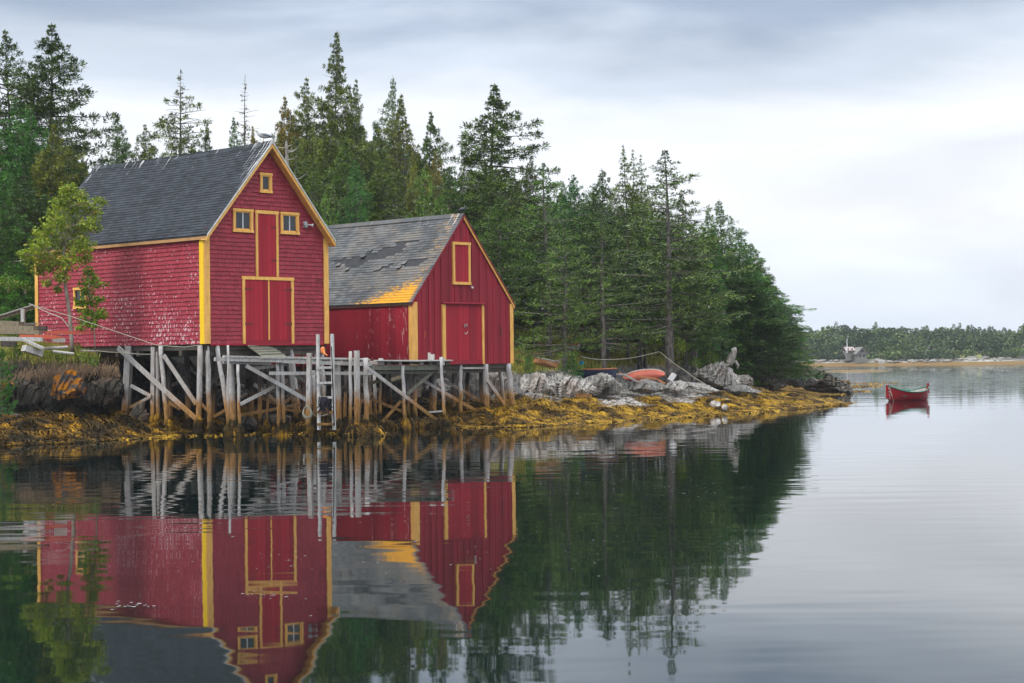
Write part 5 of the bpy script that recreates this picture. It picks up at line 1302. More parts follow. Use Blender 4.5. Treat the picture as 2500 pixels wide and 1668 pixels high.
# ------------------------------------------------------------------ grass
def grass_mat():
    t = NT('bank_grass', .7, .2); r = t.island(); v = t.coord(which='World')
    rp_ = t.n('ShaderNodeValToRGB', {0: t.math('ADD', t.math('MULTIPLY', r, .6), t.math('MULTIPLY', t.step(t.noise(.9, v, 4), .35, .65), .4))})
    e = rp_.node.color_ramp; e.elements[0].color = (.06, .11, .016, 1); e.elements[1].color = (.55, .40, .13, 1); n_ = e.elements.new(.45); n_.color = (.24, .28, .045, 1); n_ = e.elements.new(.72); n_.color = (.42, .34, .07, 1)
    t.base(rp_); return t.m
M['grass'] = grass_mat(); M['drygrass'] = simple('dry_fringe_grass', (.24, .16, .09), (.12, .075, .045), 2, .85, isl=.7, bump=0, which='World')
def grass(name, label, xr, yr, n, hh, mat, cond):
    mb = MB(); X = np.array([rw.uniform(*xr) for _ in range(n)]); Y = np.array([rw.uniform(*yr) for _ in range(n)]); Z, sd, k, wv = terrain(X, Y)
    for i in range(n):
        if not cond(X[i], Y[i], sd[i], wv[i], k[i]): continue
        for j in range(5):
            a = rw.uniform(0, 6.28); h = rw.uniform(*hh); l = h*rw.uniform(.1, .7); x = X[i]+rw.gauss(0, .08); y = Y[i]+rw.gauss(0, .08); w_ = rw.uniform(.006, .014)
            mb.tri((x-w_*math.sin(a)*2, y+w_*math.cos(a)*2, Z[i]-.03), (x+w_*math.sin(a)*2, y-w_*math.cos(a)*2, Z[i]-.03), (x+math.cos(a)*l, y+math.sin(a)*l, Z[i]+h))
    prop(mb.build(name, mat), label, 'grass', kind='stuff')
ing = lambda x, y, s, w_, k: k >= .9 and s > w_+.7 and not (-11 < x < -3 and y < 75)
grass('grass', 'green and straw coloured grass on the bank below the lumber and birch', (-24, -12.3), (64, 74), 9000, (.12, .38), M['grass'], ing)
grass('grass', 'yellowing grass on the slope right of the shed under the spruces', (-1, 16), (76, 112), 15000, (.15, .45), M['grass'], ing)
grass('grass', 'dry grass field glimpsed above the railing at the far left', (-26, -17), (74, 88), 3000, (.15, .4), M['grass'], ing)
mb = MB()      # dry fringe hanging over the cliff edge
for (u0, u1, n) in ((0, 290, 800),):
    for i in range(n):
        u = rw.uniform(u0, u1); vv = np.interp(u, [0, 40, 100, 150, 200, 250, 290], [930, 915, 902, 900, 893, 893, 900])+rw.gauss(0, 7)
        cl = noise.noise(Vector((u*.09, 1, 1))); vv += cl*12
        p = P(u, vv, 66.4+rw.uniform(-.5, .6)); l = rw.uniform(.10, .34)*(1+cl*1.3); a = rw.uniform(-1.3, 1.3); w_ = .016
        mb.quad(p, p+Vector((w_, 0, 0)), p+Vector((w_+a*l*.5, -.12, -l)), p+Vector((a*l*.5, -.12, -l)))
        if i % 3 == 0: q = p+Vector((0, .2, .1)); mb.tri(q, q+Vector((w_, 0, 0)), q+Vector((rw.uniform(-.15, .15), -.1, l)))
prop(mb.build('dry_grass', M['drygrass']), 'brown dry grass fringe overhanging the dark cliff edge', 'grass', kind='stuff')

# shaded undergrowth filling the foot of the wood
mb = MB()
for i in range(1500):
    x = rw.uniform(-6, 15); y = rw.uniform(99, 116); z, s_, k, wv = terrain(np.array([x]), np.array([y]))
    if k[0] < 1: continue
    c = Vector((x, y, z[0]+rw.random()**1.5*2.6))
    for j in range(12):
        e = Vector((rw.gauss(0, 1), rw.gauss(0, 1), rw.gauss(0, .8)))*.28; o = Vector((rw.uniform(-1, 1), rw.uniform(-1, 1), rw.uniform(-.4, .8))).normalized(); s9 = o.cross(Vector((.2, .9, .5))).normalized()*.035
        p = c+e; mb.quad(p-s9, p+o*.12-s9*1.6, p+o*.26, p+o*.12+s9*1.6)
o = mb.build('undergrowth', M['needle']); o.color = (.75, .85, .5, 1); prop(o, 'tangled green undergrowth between the trunks on the slope', 'undergrowth', kind='stuff')
# ------------------------------------------------------------------ lumber, railing and clutter at the left
def item(name, label, cat, mb, mat, group=None, smooth=False): return prop(mb.build(name, mat, smooth=smooth), label, cat, group)
gl = 'old timbers heaped at the left'
def lbar(name, label, u1, v1, d1, u2, v2, d2, hpx, mat, th=.25, cat='timber', tip=None):
    mb = MB(); a, b = P(u1, v1, d1), P(u2, v2, d2); h = hpx*pxm((d1+d2)/2); mb.bar(a, b, th, h)
    if tip: mb.bar(b, b+(b-a).normalized()*tip, th, h, w2=.03, h2=.03)
    return item(name, label, cat, mb, mat, gl)
bb = M['beam_brown']
lbar('timber_beam', 'broad grey-brown beam on top of the lumber heap', -12, 788, 65.4, 52, 791, 65.2, 11, bb, .5)
lbar('timber_beam', 'brown squared beam lying under the topmost beam of the heap', -12, 800, 65.1, 87, 801, 64.9, 11, bb, .4)
lbar('timber_beam', 'lowest brown squared beam of the stack, its dark sawn end showing', -12, 810, 64.8, 99, 812, 64.6, 10, bb, .35)
lbar('timber_beam', 'short dark beam end jutting behind the brown beams', 80, 802, 65.8, 114, 803, 65.8, 13, M['pile_dark'], .3)
lbar('painted_post', 'faded orange post lying level, pointing at the birch trunk', 112, 812, 65.5, 182, 812, 65.9, 7, M['red_orange'], .12, 'post', .7)
lbar('painted_post', 'red painted post with a bare sharpened point', 48, 822, 64.4, 136, 823, 64.6, 9, M['red_orange'], .14, 'post', .28)
lbar('timber_beam', 'white flaking plank under the red pointed post', -12, 827, 64.2, 104, 829, 64.2, 10, M['whitewood'], .2)
lbar('timber_beam', 'short grey board end below the pointed post', 128, 831, 65.4, 159, 831, 65.5, 10, M['plank'], .2)
lbar('timber_beam', 'dark weathered board standing under the white plank', 2, 840, 64.8, 40, 841, 64.8, 14, M['pile_dark'], .1)
lbar('timber_beam', 'white plank slanting down across the heap', 54, 828, 64.0, 108, 852, 63.9, 6, M['whitewood'], .2)
lbar('timber_beam', 'thick split log end lying on the grass', 58, 850, 63.9, 100, 864, 64.3, 15, M['plank'], .4)
def log(label, u1, v1, d1, u2, v2, d2, wpx):
    mb = MB(); mb.tube([P(u1, v1, d1), (P(u1, v1, d1)+P(u2, v2, d2))/2, P(u2, v2, d2)], [wpx/2*pxm(65)]*3, 9, wob=.05); item('log', label, 'log', mb, M['plank'], gl)
log('grey round log lying below the short board end', 112, 851, 64.9, 166, 848, 65.0, 8)
log('thin grey log pointing right towards the house stilts', 128, 858, 64.5, 180, 864, 64.7, 7)
log('pale pole lying flat under the shingled wall behind the bushes', 196, 856, 66.3, 236, 858, 66.5, 4)
ra = thing('railing', 'sloping wooden handrail climbing to the back corner of the shingled house', 'railing', P(50, 790, 69), 0)
def rbar(nm, u1, v1, u2, v2, d, hpx, mat, th=.1):
    mb = MB(); mb.bar(P(u1, v1, d), P(u2, v2, d+.6), th, hpx*pxm(d)); mb.build(nm, mat, ra, world=True)
rbar('handrail', -12, 774, 82, 744, 69.4, 3, M['whitewood']); rbar('stringer', -12, 781, 84, 750, 69.5, 9, M['beam_brown'], .12)
mb = MB(); mb.bar(P(56, 755, 69.3), P(56, 790, 69.3), .13, .13, up=(.2, 1, 0)); mb.build('post', M['plank'], ra, world=True)
mb = MB(); mb.bar(P(52, 791, 68.6), P(84, 791, 69.2), .3, .07); mb.build('step_board', M['whitewood'], ra, world=True)
def line(name, label, pts, r, mat, cat='rope', sag=0):
    q = [P(*p) for p in pts]; out = []
    for i in range(len(q)-1):
        for k in range(8): f = k/8; p = q[i].lerp(q[i+1], f); p.z -= sag*4*f*(1-f); out.append(p)
    out.append(q[-1]); mb = MB(); mb.tube(out, r, 5); return item(name, label, cat, mb, mat, None, True)
line('rope', 'thin pale line running down across the shingled side wall to the stilts', [(70, 742, 66.5), (180, 775, 64.8), (382, 843, 63.2), (450, 848, 62.9), (486, 843, 63.4)], .013, M['rope'])
line('cable', 'grey cable drooping from the railing top to the birch', [(72, 742, 66.7), (120, 765, 66.2), (150, 776, 66), (168, 798, 66)], .018, M['plank'], 'cable')
line('rope', 'loose line slung beneath the floor of the shingled house', [(236, 856, 66), (300, 860, 64.5), (368, 865, 64)], .012, M['rope'], sag=.03)
line('cable', 'thin wire running from the left wood to the house corner', [(-10, 640, 75), (90, 625, 71)], .012, M['plank'], 'cable', .1)
line('mooring_rope', 'pale rope sagging between the little round spruce and the old trunk', [(1418, 871, 84), (1462, 878, 84.5), (1530, 876, 85.5), (1610, 859, 86.4)], .022, M['rope'], sag=.02)
line('mooring_rope', 'rope stretched from the old trunk down to the beach rocks', [(1612, 860, 86.4), (1672, 905, 86), (1726, 940, 86)], .022, M['rope'], sag=.05)
line('mooring_rope', 'short rope hanging left of the yellow-topped spruce foot', [(1333, 886, 81.5), (1358, 880, 82), (1377, 870, 82.5)], .018, M['rope'], sag=.05)

# ------------------------------------------------------------------ boats
def hull_mesh(L, B, D, rise=.35, n=14, m=7, flat=.35, tumble=0, stern=0.0):
    """open boat shell along +x (bow), returns outside, inside, gunwale MB"""
    out, inn, gun = MB(), MB(), MB()
    def sec(i, off):
        s = -1+2*i/n; hw = B/2*(max(0, 1-abs(s)**2.3))**.8
        if s < 0: hw = max(hw, B/2*stern*(1-(1+s)*.5))
        zt = D+rise*abs(s)**2.4*(1.15 if s > 0 else .9); zb = (.10*abs(s)**3)*D*2.2; x = s*L/2
        pts = []
        for k in range(-m, m+1):
            q = abs(k)/m; yy = hw*(q**.62)*(1-off*.06)*(1 if k > 0 else -1) if k else 0; z = zb+(zt-zb)*(q**1.9)+off*(.03*(1-q))
            pts.append((x*(1+.07*(q-.5)*(1 if s > 0 else 1)*abs(s)**3), yy, z))
        return pts
    for mbx, off in ((out, 0), (inn, 1)):
        b = len(mbx.v)
        for i in range(n+1): mbx.v += sec(i, off)
        w_ = 2*m+1
        for i in range(n):
            for k in range(w_-1):
                f = (b+i*w_+k, b+(i+1)*w_+k, b+(i+1)*w_+k+1, b+i*w_+k+1); mbx.f.append(f if off == 0 else f[::-1])
    for side in (0, 2*m):
        gun.tube([Vector(sec(i, 0)[side])+Vector((0, 0, .01)) for i in range(n+1)], .035, 6)
    return out, inn, gun
def paint(name, c, c2=None, rough=.4): return simple(name, c, c2 or tuple(x*.8 for x in c), 3, rough, bump=.05)
c = G(2220, 978); rb = thing('rowboat', 'red wooden rowboat with green gunwale floating on the open water', 'rowboat', (c.x, c.y+.3, -.10), math.radians(180+38))
o_, i_, g_ = hull_mesh(3.5, 1.25, .56, .34, flat=.3)
o_.build('hull', paint('red_boat_paint', (.36, .012, .022), (.28, .010, .016)), rb, smooth=True); i_.build('lining', paint('pale_boat_inside', (.55, .50, .45)), rb, smooth=True); g_.build('gunwale', paint('green_boat_trim', (.025, .16, .11)), rb, smooth=True)
for x_ in (-.75, .05, .85): mb = MB(); mb.box(x_-.12, -.5, .36, x_+.12, .5, .39); mb.build('thwart', paint('green_thwart', (.05, .2, .15)), rb)
mb = MB(); mb.box(1.62, -.05, .25, 1.84, .05, 1.0); mb.build('stem_post', paint('stem_red', (.36, .012, .022)), rb)
mb = MB(); mb.box(-1.83, -.04, .45, -1.72, .04, 1.03); mb.build('stern_post', paint('stern_red', (.36, .012, .022)), rb)
mb = MB(); mb.tube([(-.2, .3, .66), (.7, .1, .74), (1.1, -.1, .62)], .025, 6); mb.build('oar', paint('green_oar', (.05, .25, .18)), rb)
for k, (a, b) in enumerate((((1.7, .1, .86), (1.5, .2, .1)), ((1.55, -.3, .85), (1.45, -.15, .1)))): mb = MB(); m_ = (Vector(a)+Vector(b))/2+Vector((.1, .12 if k == 0 else -.12, -.1)); mb.tube([a, m_, b], .018, 5); mb.build('painter_rope', M['rope'], rb)
def shore_boat(name, label, cat, u, v_, d, L, B, D, rz, roll, colo, coli, colg, pitch=0):
    p = P(u, v_, d); r = thing(name, label, cat, p, 0); r.rotation_euler = (roll, pitch, rz)
    o_, i_, g_ = hull_mesh(L, B, D, .18); o_.build('hull', colo, r, smooth=True); i_.build('lining', coli, r, smooth=True); g_.build('gunwale', colg, r, smooth=True); return r
M['coral'] = paint('coral_canoe_paint', (.62, .14, .085), (.5, .12, .08)); M['navy'] = paint('navy_boat_paint', (.012, .02, .055)); M['cream'] = paint('cream_paint', (.62, .55, .48))
shore_boat('canoe', 'coral red upturned canoe lying on the ledge right of the perched boulder', 'canoe', 1576, 922, 84.5, 2.0, .60, .30, math.radians(6), math.radians(-75), M['coral'], M['cream'], M['cream'], math.radians(-5))
shore_boat('skiff', 'dark blue boat with an orange gunwale behind the pale rocks', 'boat', 1456, 925, 83.2, 1.9, .8, .30, math.radians(3), math.radians(-25), M['navy'], M['navy'], paint('orange_trim', (.55, .2, .09)))
shore_boat('dinghy', 'orange boat with a white edge lying in the grass near the shed', 'boat', 1330, 893, 82.5, 1.2, .5, .18, math.radians(-20), math.radians(-40), paint('faded_orange', (.60, .28, .12)), M['cream'], paint('white_trim', (.7, .68, .64)), math.radians(12))
shore_boat('canoe', 'small white and red canoe under the trees far up the slope', 'canoe', 1372, 856, 92, 2.6, .6, .22, math.radians(2), math.radians(-10), paint('white_canoe', (.6, .6, .6)), M['coral'], paint('red_trim', (.5, .05, .04)))
shore_boat('skiff', 'dark green boat lying behind the thick trunks', 'boat', 1452, 860, 92, 1.7, .8, .36, math.radians(4), math.radians(-15), paint('dark_green', (.03, .05, .045)), M['navy'], M['navy'])
mb = MB()
for (u1, v1, u2, v2, dd) in ((1512, 911, 1565, 937, 84.0), (1525, 910, 1570, 932, 83.9), (1550, 917, 1625, 936, 83.8), (1490, 915, 1530, 912, 84.1), (1515, 933, 1548, 926, 83.7)):
    pass
for k, (lb, u1, v1, u2, v2, dd) in enumerate((('worn orange pole leaning across the upturned canoe', 1512, 910, 1566, 936, 83.9), ('broken orange gunwale strip lying over the rocks right of the canoe', 1552, 918, 1606, 926, 83.6), ('bent orange strip end resting on the flat stones', 1604, 926, 1624, 937, 83.6), ('grey pole leaning between the canoe and the boulder', 1524, 914, 1562, 935, 83.7), ('pale plank lying along the left end of the canoe', 1487, 913, 1530, 915, 83.8))):
    mb = MB(); mb.bar(P(u1, v1, dd), P(u2, v2, dd), .06, .085); item('broken_strip', lb, 'boat wreckage', mb, M['plank'] if k > 2 else paint('worn_orange', (.52, .22, .10)), 'boat wreckage on the ledge')
mb = MB(); p = P(1635, 929, 84.6); mb.bar(p, p+Vector((.22, .05, .30)), .26, .20); mb.bar(p+Vector((.22, .05, .30)), p+Vector((.235, .053, .32)), .20, .15); item('fish_box', 'white plastic box tipped on the stones right of the canoe', 'box', mb, M['white_paint'])
mb = MB(); p = P(1420, 887, 82.5); mb.tube([p-Vector((0, 0, .09)), p+Vector((0, 0, .08))], [.09, .11], 12); mb.tube([p+Vector((0, 0, .08)), p+Vector((0, 0, .10))], [.118, .118], 12); item('bucket', 'small bright blue bucket showing right of the little round spruce', 'bucket', mb, paint('blue_plastic', (.01, .22, .42)))
mb = MB(); mb.bar(P(1252, 876, 80), P(1276, 882, 80.3), .35, .06); item('board', 'faded orange board sticking out behind the shed corner', 'board', mb, paint('faded_orange_board', (.6, .24, .12)))
mb = MB(); a = P(1405, 966, 78); mb.bar(a, P(1445, 967, 78), .3, .14); mb.bar(P(1406, 962, 78), P(1444, 963, 78), .34, .02); item('timber_beam', 'dark timber lying at the top of the seaweed under the ledge', 'timber', mb, M['pile_dark'])

# ------------------------------------------------------------------ gull and small bird on the ridges
def bird(name, label, u, v_, d, s, facing, cols, standing=.12):
    p = P(u, v_, d); r = thing(name, label, 'bird', p, facing)
    mb = MB(); path = [(-.27, 0, .13), (-.18, 0, .16), (-.06, 0, .185), (.07, 0, .21), (.14, 0, .25), (.165, 0, .29), (.19, 0, .32), (.235, 0, .325), (.27, 0, .318)]
    rad = [.014, .06, .105, .11, .085, .062, .062, .05, .010]
    mb.tube([Vector(q)*s for q in path], [q*s for q in rad], 12); mb.build('body', cols[0], r, smooth=True)
    for sy in (-1, 1):
        mb = MB(); mb.tube([Vector((.10, sy*.075, .225))*s, Vector((-.03, sy*.092, .21))*s, Vector((-.2, sy*.06, .17))*s, Vector((-.36, sy*.02, .125))*s], [.03*s, .05*s, .035*s, .006*s], 8); mb.build('wing', cols[1], r, smooth=True)
        mb = MB(); mb.tube([Vector((0, sy*.03, .13))*s, Vector((.01, sy*.03, .06))*s, Vector((0, sy*.03, .0))*s], [.012*s, .008*s, .008*s], 5); mb.box((-.01)*s, (sy*.03-.02)*s, -.004*s, .05*s, (sy*.03+.02)*s, .006*s); mb.build('leg', cols[2], r)
        mb = MB(); mb.blob(Vector((.235, sy*.045, .34))*s, .008*s, 6, 4); mb.build('eye', M['hose'], r)
    mb = MB(); mb.tube([Vector((.268, 0, .328))*s, Vector((.32, 0, .318))*s, Vector((.34, 0, .305))*s], [.016*s, .012*s, .003*s], 6); mb.build('beak', cols[2], r); return r
white = paint('gull_white', (.72, .72, .72), rough=.7); gullgrey = paint('gull_grey', (.33, .35, .38), rough=.7); beak = paint('gull_beak', (.6, .4, .08))
ap = MW[r1.name] @ Vector((5.85/2, .05, 7.52+.16)); q = P(640, 347, ap.y)
g1 = bird('gull', 'white and grey gull standing on the ridge of the shingled house', 640, 347, ap.y, 1.2, math.radians(188), (white, gullgrey, beak)); g1.location = MW[r1.name] @ Vector((5.85/2, .15, 7.665))
dkb = paint('dark_feather', (.07, .075, .09), rough=.7)
g2 = bird('pigeon', 'small dark grey bird perched at the peak of the shed gable', 1127, 523, 72.7, .72, TH-PI/2+.5, (dkb, dkb, dkb)); g2.location = MW[r2.name] @ Vector((5.83/2, .0, 6.245))

# ------------------------------------------------------------------ far shore, islet, haze
def shore_line(us, vs): return [G(u, v_, 0) for u, v_ in zip(us, vs)]
FD = 395.0
fx_, fy_ = [-700, 60, 78, 100, 118, 160, 240, 420, 900], [520, 395, 380, 372, 376, 392, 405, 420, 520]
def far_h(x, y):
    s = y-np.interp(x, fx_, fy_); 
    z = np.where(s < 0, s*.1, np.minimum(s*.055, .55)); z = z+np.clip((s-9)/3, 0, 1)*.55+np.clip((s-13)*.10, 0, 5.5)
    return z+np.where(s > 12, vnoise(x, y, 14, 21, 3)*.6, 0), s
fxs = np.concatenate([np.arange(-900, 50, 25), np.arange(50, 165, 1.0), np.arange(165, 1200, 20)]); fys = np.concatenate([np.arange(355, 425, 1.0), np.arange(425, 900, 12)])
Xf, Yf = np.meshgrid(fxs, fys); Zf, Sf = far_h(Xf, Yf); Zf = Zf+np.where((Sf > 7) & (Sf < 15), vnoise(Xf, Yf, 2.2, 23, 3)*.35, 0)
nxf, nyf = len(fxs), len(fys); me = bpy.data.meshes.new('far_shore'); V = np.stack([Xf, Yf, Zf], -1).reshape(-1, 3); idx = np.arange(nxf*nyf).reshape(nyf, nxf)
Fq = np.stack([idx[:-1, :-1], idx[:-1, 1:], idx[1:, 1:], idx[1:, :-1]], -1).reshape(-1, 4); me.from_pydata(V.tolist(), [], Fq.tolist())
t = NT('far_shore_ground', .9, .1); v = t.coord(which='World'); z = t.math('ADD', t.sep(v, 2), t.math('MULTIPLY', t.math('SUBTRACT', t.noise(.35, v, 4), .5), .35))
wd_c = t.mix(t.noise(.5, v, 4), (.20, .12, .035), (.13, .08, .03)); rk_c = t.mix(t.step(t.noise(.9, v, 5), .4, .6), (.36, .34, .32), (.13, .14, .10)); gr_c = t.mix(t.noise(.2, v), (.14, .17, .05), (.22, .22, .09))
cc = t.mix(t.step(z, .50, .60), wd_c, rk_c); cc = t.mix(t.step(z, 1.15, 1.35), cc, gr_c); t.base(cc); me.materials.append(t.m)
o = bpy.data.objects.new('far_shore', me); col.objects.link(o); prop(o, 'low wooded far shore with pale rocks and a golden weed line', 'ground', kind='structure')
# islet
mb = MB(); a = G(1988, 908); b = G(2200, 906); N = 40; rows = 7
for i in range(N+1):
    f = i/N; cx_ = a.x+(b.x-a.x)*f; cy_ = a.y+(b.y-a.y)*f; hgt = .34*math.sin(PI*f)**.5*(1 if f < .6 else 1-(f-.6)*1.5)+.05*noise.noise(Vector((f*9, 0, 0))); wv = 3.2*math.sin(PI*f)**.6+.1
    for k in range(rows): g = k/(rows-1)*2-1; mb.v.append((cx_+g*.3, cy_+g*wv, max(-.1, hgt*(1-g*g)-.08)+.04*noise.noise(Vector((cx_*1.3, g*3, 4)))))
for i in range(N):
    for k in range(rows-1): q = i*rows+k; mb.f.append((q, q+1, q+rows+1, q+rows))
o = mb.build('islet', simple('weedy_islet', (.20, .12, .03), (.09, .065, .03), 1.2, .8, which='World')); prop(o, 'long low weed-covered ledge between the point and the far shore', 'ledge', kind='structure')
# far wood: one mass, plus the tops that stand out
M['far_needle'] = NT('far_foliage', .9, .1); t = M['far_needle']; r = t.island(); v = t.coord(which='World')
c = t.mix(t.step(t.noise(.10, v, 3), .4, .6), (.055, .095, .045), (.15, .22, .075)); c = t.mix(1.0, c, t.math('ADD', .72, t.math('MULTIPLY', r, .56)), 'MULTIPLY'); c = t.mix(t.step(r, .982, .988), c, (.28, .27, .23)); t.base(c); M['far_needle'] = t.m  # greens lightened so the colour carries part of the distance haze
rf = random.Random(8)
def far_conifer(mb, x, y, z, H, R, n, sp):
    for i in range(n):
        f = rf.random()**.95; a = rf.uniform(0, 6.28); rad = R*(f**.8)*rf.uniform(.5, 1.1)+.05; zz = z+H*(1-f*.92)
        p = Vector((x+math.cos(a)*rad*.4, y+math.sin(a)*rad*.4, zz)); q = Vector((x+math.cos(a)*rad, y+math.sin(a)*rad, zz-rad*.25)); s_ = Vector((-math.sin(a), math.cos(a), rf.uniform(-.5, .5)))*sp*rf.uniform(.3, .8)
        mb.quad(p, q-s_, q+Vector((math.cos(a), math.sin(a), 0))*sp*.4, q+s_)
def far_broad(mb, x, y, z, H, R, n, sp):
    for i in range(n):
        d = Vector((rf.gauss(0, 1), rf.gauss(0, 1), rf.gauss(0, 1))).normalized(); d = d*(.75+.45*noise.noise(d*2.2+Vector((x, y, 0))))
        p = Vector((x+d.x*R, y+d.y*R, z+H*.58+d.z*H*.42)); o = Vector((rf.uniform(-1, 1), rf.uniform(-1, 1), rf.uniform(-1, 1))).normalized(); s_ = o.cross(Vector((.3, .2, 1))).normalized()
        mb.quad(p-o*sp*.5, p-s_*sp*.4, p+o*sp*.5, p+s_*sp*.4)
mb = MB(); tk = MB()
us = [1940, 1990, 2040, 2080, 2100, 2150, 2190, 2230, 2300, 2400, 2500, 2600]; tv = [820, 802, 790, 800, 799, 790, 797, 803, 803, 806, 801, 800]
for row in range(5):
    u = 1930
    while u < 2560:
        d = 396+row*9+(10 if u < 2060 else 0)+rf.uniform(-3, 3)
        x = (u-CU)/FPX*d; z = float(far_h(np.array([x]), np.array([d+0.0]))[0][0])
        s = d-np.interp(x, fx_, fy_)
        if s < 12: d += 12-s; x = (u-CU)/FPX*d; z = float(far_h(np.array([x]), np.array([d]))[0][0])
        topv = np.interp(u, us, tv)+(4-row)*(8 if row < 4 else 0)+rf.uniform(-6, 14)
        H = max(3, P(u, topv, d).z-z)*(.35 if row < 1 and 2060 < u < 2122 else (.6 if row < 2 and 2060 < u < 2122 else 1))
        conif = (u > 2210 and rf.random() < .82) or rf.random() < .3
        if conif:
            H *= rf.uniform(.85, 1.22); far_conifer(mb, x, d, z, H, rf.uniform(1.1, 1.9), 230, .55)
            if rf.random() < .5: tk.tube([(x+rf.uniform(-1, 1), d-1.7, z), (x+rf.uniform(-1, 1), d-1.7, z+H*rf.uniform(.5, .8))], [.10, .05], 4)
        else: far_broad(mb, x, d, z, H, rf.uniform(1.8, 3.0), 300, .62)
        u += rf.uniform(9, 17) if conif else rf.uniform(14, 24)
for i in range(90):    # low shrubs at the edge
    u = rf.uniform(1930, 2540); x = (u-CU)/FPX*394; d = float(np.interp(x, fx_, fy_))+rf.uniform(11.5, 14); x = (u-CU)/FPX*d; far_broad(mb, x, d, float(far_h(np.array([x]), np.array([d]))[0][0])-.3, rf.uniform(1.4, 2.8), rf.uniform(1.0, 2.2), 120, .5)
for side in ((-700, 60, 150), (235, 800, 90)):        # the same wood going on beyond both edges of the view
    for i in range(side[2]):
        x = rf.uniform(side[0], side[1]); d = float(np.interp(x, fx_, fy_))+rf.uniform(13, 40); far_broad(mb, x, d, float(far_h(np.array([x]), np.array([d]))[0][0])-.5, rf.uniform(7, 10), rf.uniform(4, 7), 130, 1.6)
prop(mb.build('far_wood', M['far_needle']), 'mixed green wood covering the far shore', 'wood', kind='stuff')
prop(tk.build('far_trunks', M['dead']), 'pale bare trunks showing in the far wood', 'wood', kind='stuff')
gf = 'spruce tips standing above the far wood'
for lb, u, v_, H, R in (('dark wide tip standing above the left part of the far wood', 2041, 785, 7, 1.5), ('bare scraggly tip above the roof of the far house', 2065, 793, 6, 1.2), ('tiny sharp tip on the rounded crest of the far wood', 2138, 786, 6, .9), ('tallest spruce tip of the far wood', 2343, 788, 9, 1.7),
                        ('thin dead tip right of the tallest far one', 2372, 792, 7, .7), ('dense dark tip left of the tallest far one', 2257, 797, 7, 2.0), ('pair-like tip near the right edge of the view', 2422, 797, 7, 1.5), ('dark tip at the far right edge', 2497, 793, 9, 1.9), ('thin tip above the far left houses', 2087, 795, 5, .8), ('small tip at the left end of the far wood', 1978, 800, 5, 1.0), ('small dark tip in the middle of the far tree line', 2300, 803, 6, 1.3)):
    d = 428.0; p = P(u, v_, d); r = thing('spruce_tree', lb, 'spruce tree', (p.x, p.y, p.z-H), 0, gf); m_ = MB(); far_conifer(m_, 0, 0, 0, H, R*1.5, 320, .5); m_.build('crown', M['far_needle'], r); m_ = MB(); m_.tube([(0, 0, -3), (0, 0, H)], [.15, .04], 5); m_.build('trunk', M['dead'], r)
def far_house(name, label, u0, u1, vt, ve, vb, d, ridge_side, roofc, wallc, wins):
    a = P(u0, vb, d); b = P(u1, vb, d); zt = P(u0, vt, d).z; ze = P(u0, ve, d).z; zb = a.z-1.0; r = thing(name, label, 'house', (a.x, d, zb), 0); Wd = b.x-a.x; h = ze-zb; ht = zt-zb
    m_ = MB(); n = len(m_.v)
    if ridge_side:      # gable towards the viewer
        pr = [(0, 0), (Wd, 0), (Wd, h), (Wd/2, ht), (0, h)]; m_.v += [(x, 0, z) for x, z in pr]+[(x, 7, z) for x, z in pr]; m_.f += [(0, 1, 2, 3, 4), (9, 8, 7, 6, 5)]+[(i, 5+i, 5+(i+1) % 5, (i+1) % 5) for i in range(5)]
    else:
        m_.box(0, 0, 0, Wd, 5, h)
    m_.build('wall', wallc, r); m_ = MB()
    if ridge_side:
        e = .35
        m_.hexa([(-e, -.4, h-.45), (Wd/2, -.4, ht+.02), (Wd/2, 7.3, ht+.02), (-e, 7.3, h-.45), (-e, -.4, h-.25), (Wd/2, -.4, ht+.24), (Wd/2, 7.3, ht+.24), (-e, 7.3, h-.25)])
        m_.hexa([(Wd/2, -.4, ht+.02), (Wd+e, -.4, h-.45), (Wd+e, 7.3, h-.45), (Wd/2, 7.3, ht+.02), (Wd/2, -.4, ht+.24), (Wd+e, -.4, h-.25), (Wd+e, 7.3, h-.25), (Wd/2, 7.3, ht+.24)])
    else:
        m_.hexa([(-.3, -.3, h), (Wd+.3, -.3, h), (Wd+.1, 2.5, ht-.1), (-.1, 2.5, ht-.1), (-.3, -.3, h+.12), (Wd+.3, -.3, h+.12), (Wd+.1, 2.5, ht), (-.1, 2.5, ht)]); m_.hexa([(-.1, 2.5, ht-.1), (Wd+.1, 2.5, ht-.1), (Wd+.3, 5.3, h), (-.3, 5.3, h), (-.1, 2.5, ht), (Wd+.1, 2.5, ht), (Wd+.3, 5.3, h+.12), (-.3, 5.3, h+.12)])
    m_.build('roof', roofc, r)
    for (x0, z0, x1, z1) in wins: m_ = MB(); m_.box(Wd*x0, -.06, ht*z0, Wd*x1, -.003, ht*z1); m_.build('window', M['glass'], r)
    return r
gsh = simple('silvered_shingle', (.20, .20, .19), (.14, .14, .13), 1.5, .85); rsh = simple('pinkish_grey_roof', (.36, .28, .27), (.28, .23, .22), 1.5, .85)
far_house('far_house', 'grey shingled gabled cottage on the far shore', 2094, 2117, 850, 861, 876, 388, True, gsh, gsh, [(.35, .72, .62, .85), (.15, .42, .35, .58), (.55, .42, .8, .6)])
far_house('far_house', 'pinkish roofed cottage behind and left of the grey gabled cottage', 2067, 2087, 847, 857, 870, 392, False, rsh, gsh, [(.1, .7, .25, .9), (.6, .7, .75, .9)])
far_house('far_house', 'small pale shed half hidden in the far wood right of the cottages', 2254, 2268, 865, 870, 878, 391, True, gsh, gsh, [(.3, .5, .5, .7)])
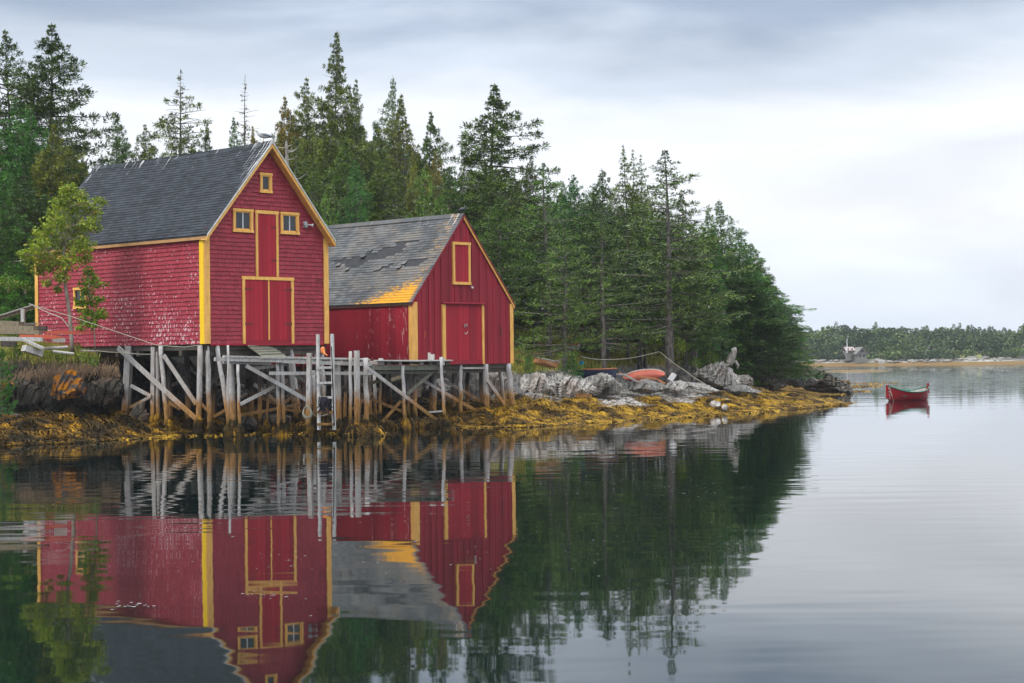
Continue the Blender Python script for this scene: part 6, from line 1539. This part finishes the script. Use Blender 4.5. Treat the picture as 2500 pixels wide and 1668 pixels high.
m_ = MB(); p = P(2148, 884, 385); q_ = P(2160, 884, 385); m_.box(p.x, 385, p.z-1.2, q_.x, 386.5, p.z+.1); m_.box(p.x-.1, 384.8, p.z+.1, q_.x+.1, 386.7, p.z+.35); m_.box(p.x+.3, 384.6, p.z-1.2, p.x+.4, 384.7, p.z+.1); m_.box(q_.x-.4, 384.6, p.z-1.2, q_.x-.3, 384.7, p.z+.1)
prop(m_.build('boathouse', simple('white_boathouse', (.6, .6, .6), (.5, .5, .5))), 'tiny whitish hut at the far waterline right of the cottages', 'hut')
m_ = MB(); p = P(2068, 862, 391); m_.tube([p, P(2068, 826, 391)], [.14, .05], 6); prop(m_.build('flagpole', M['white_paint']), 'white pole standing above the pinkish roofed cottage', 'pole')
m_ = MB()
for i in range(130):
    u = rf.uniform(1945, 2520); x = (u-CU)/FPX*390; y = float(np.interp(x, fx_, fy_))+rf.uniform(9.5, 13); x = (u-CU)/FPX*y; m_.blob((x, y, float(far_h(np.array([x]), np.array([y]))[0][0])+.1), rf.uniform(.25, .7), 7, 5, (1.4, 1, .6), .5, i)
prop(m_.build('far_rocks', M['rock_mid']), 'pale boulders strung along the far shore', 'rocks', kind='stuff')
# foam flecks drifting on the near water
m_ = MB(); t = NT('foam_fleck', .5).base((.75, .76, .76))
for (cu, cv, su, sv, n) in ((1550, 1160, 190, 45, 90), (1700, 1190, 60, 20, 30), (320, 1480, 60, 8, 26), (640, 1455, 70, 8, 22), (700, 1370, 60, 20, 20), (300, 1190, 200, 50, 26), (1400, 1300, 160, 80, 22), (900, 1360, 300, 90, 20)):
    for i in range(n):
        p = G(cu+rf.gauss(0, su*.6), cv+rf.gauss(0, sv*.6), .003); r = rf.uniform(.006, .022)*(1.5 if rf.random() < .1 else 1); k = len(m_.v); m_.v += [(p.x+math.cos(a)*r, p.y+math.sin(a)*r*.8, .004+.002*(a > 3)) for a in np.linspace(0, 2*PI, 7)[:-1]]; m_.f.append(tuple(range(k, k+6)))
prop(m_.build('foam_flecks', t.m), 'tiny white foam flecks drifting on the dark water', 'foam', kind='stuff')
# air
mb = MB(); mb.box(-1250, -350, -45, 1250, 960, 40); hz_m = bpy.data.materials.new('haze'); hz_m.use_nodes = True; ht_ = hz_m.node_tree; ht_.nodes.clear()
pv = ht_.nodes.new('ShaderNodeVolumePrincipled'); pv.inputs['Color'].default_value = (.86, .92, 1, 1); pv.inputs['Density'].default_value = HAZE; pv.inputs['Anisotropy'].default_value = .1
om = ht_.nodes.new('ShaderNodeOutputMaterial'); ht_.links.new(pv.outputs[0], om.inputs['Volume']); 
if HAZE: prop(mb.build('haze', hz_m), 'thin sea haze in the air', 'haze', kind='stuff')
print('FACES', sum(len(m.polygons) for m in bpy.data.meshes))
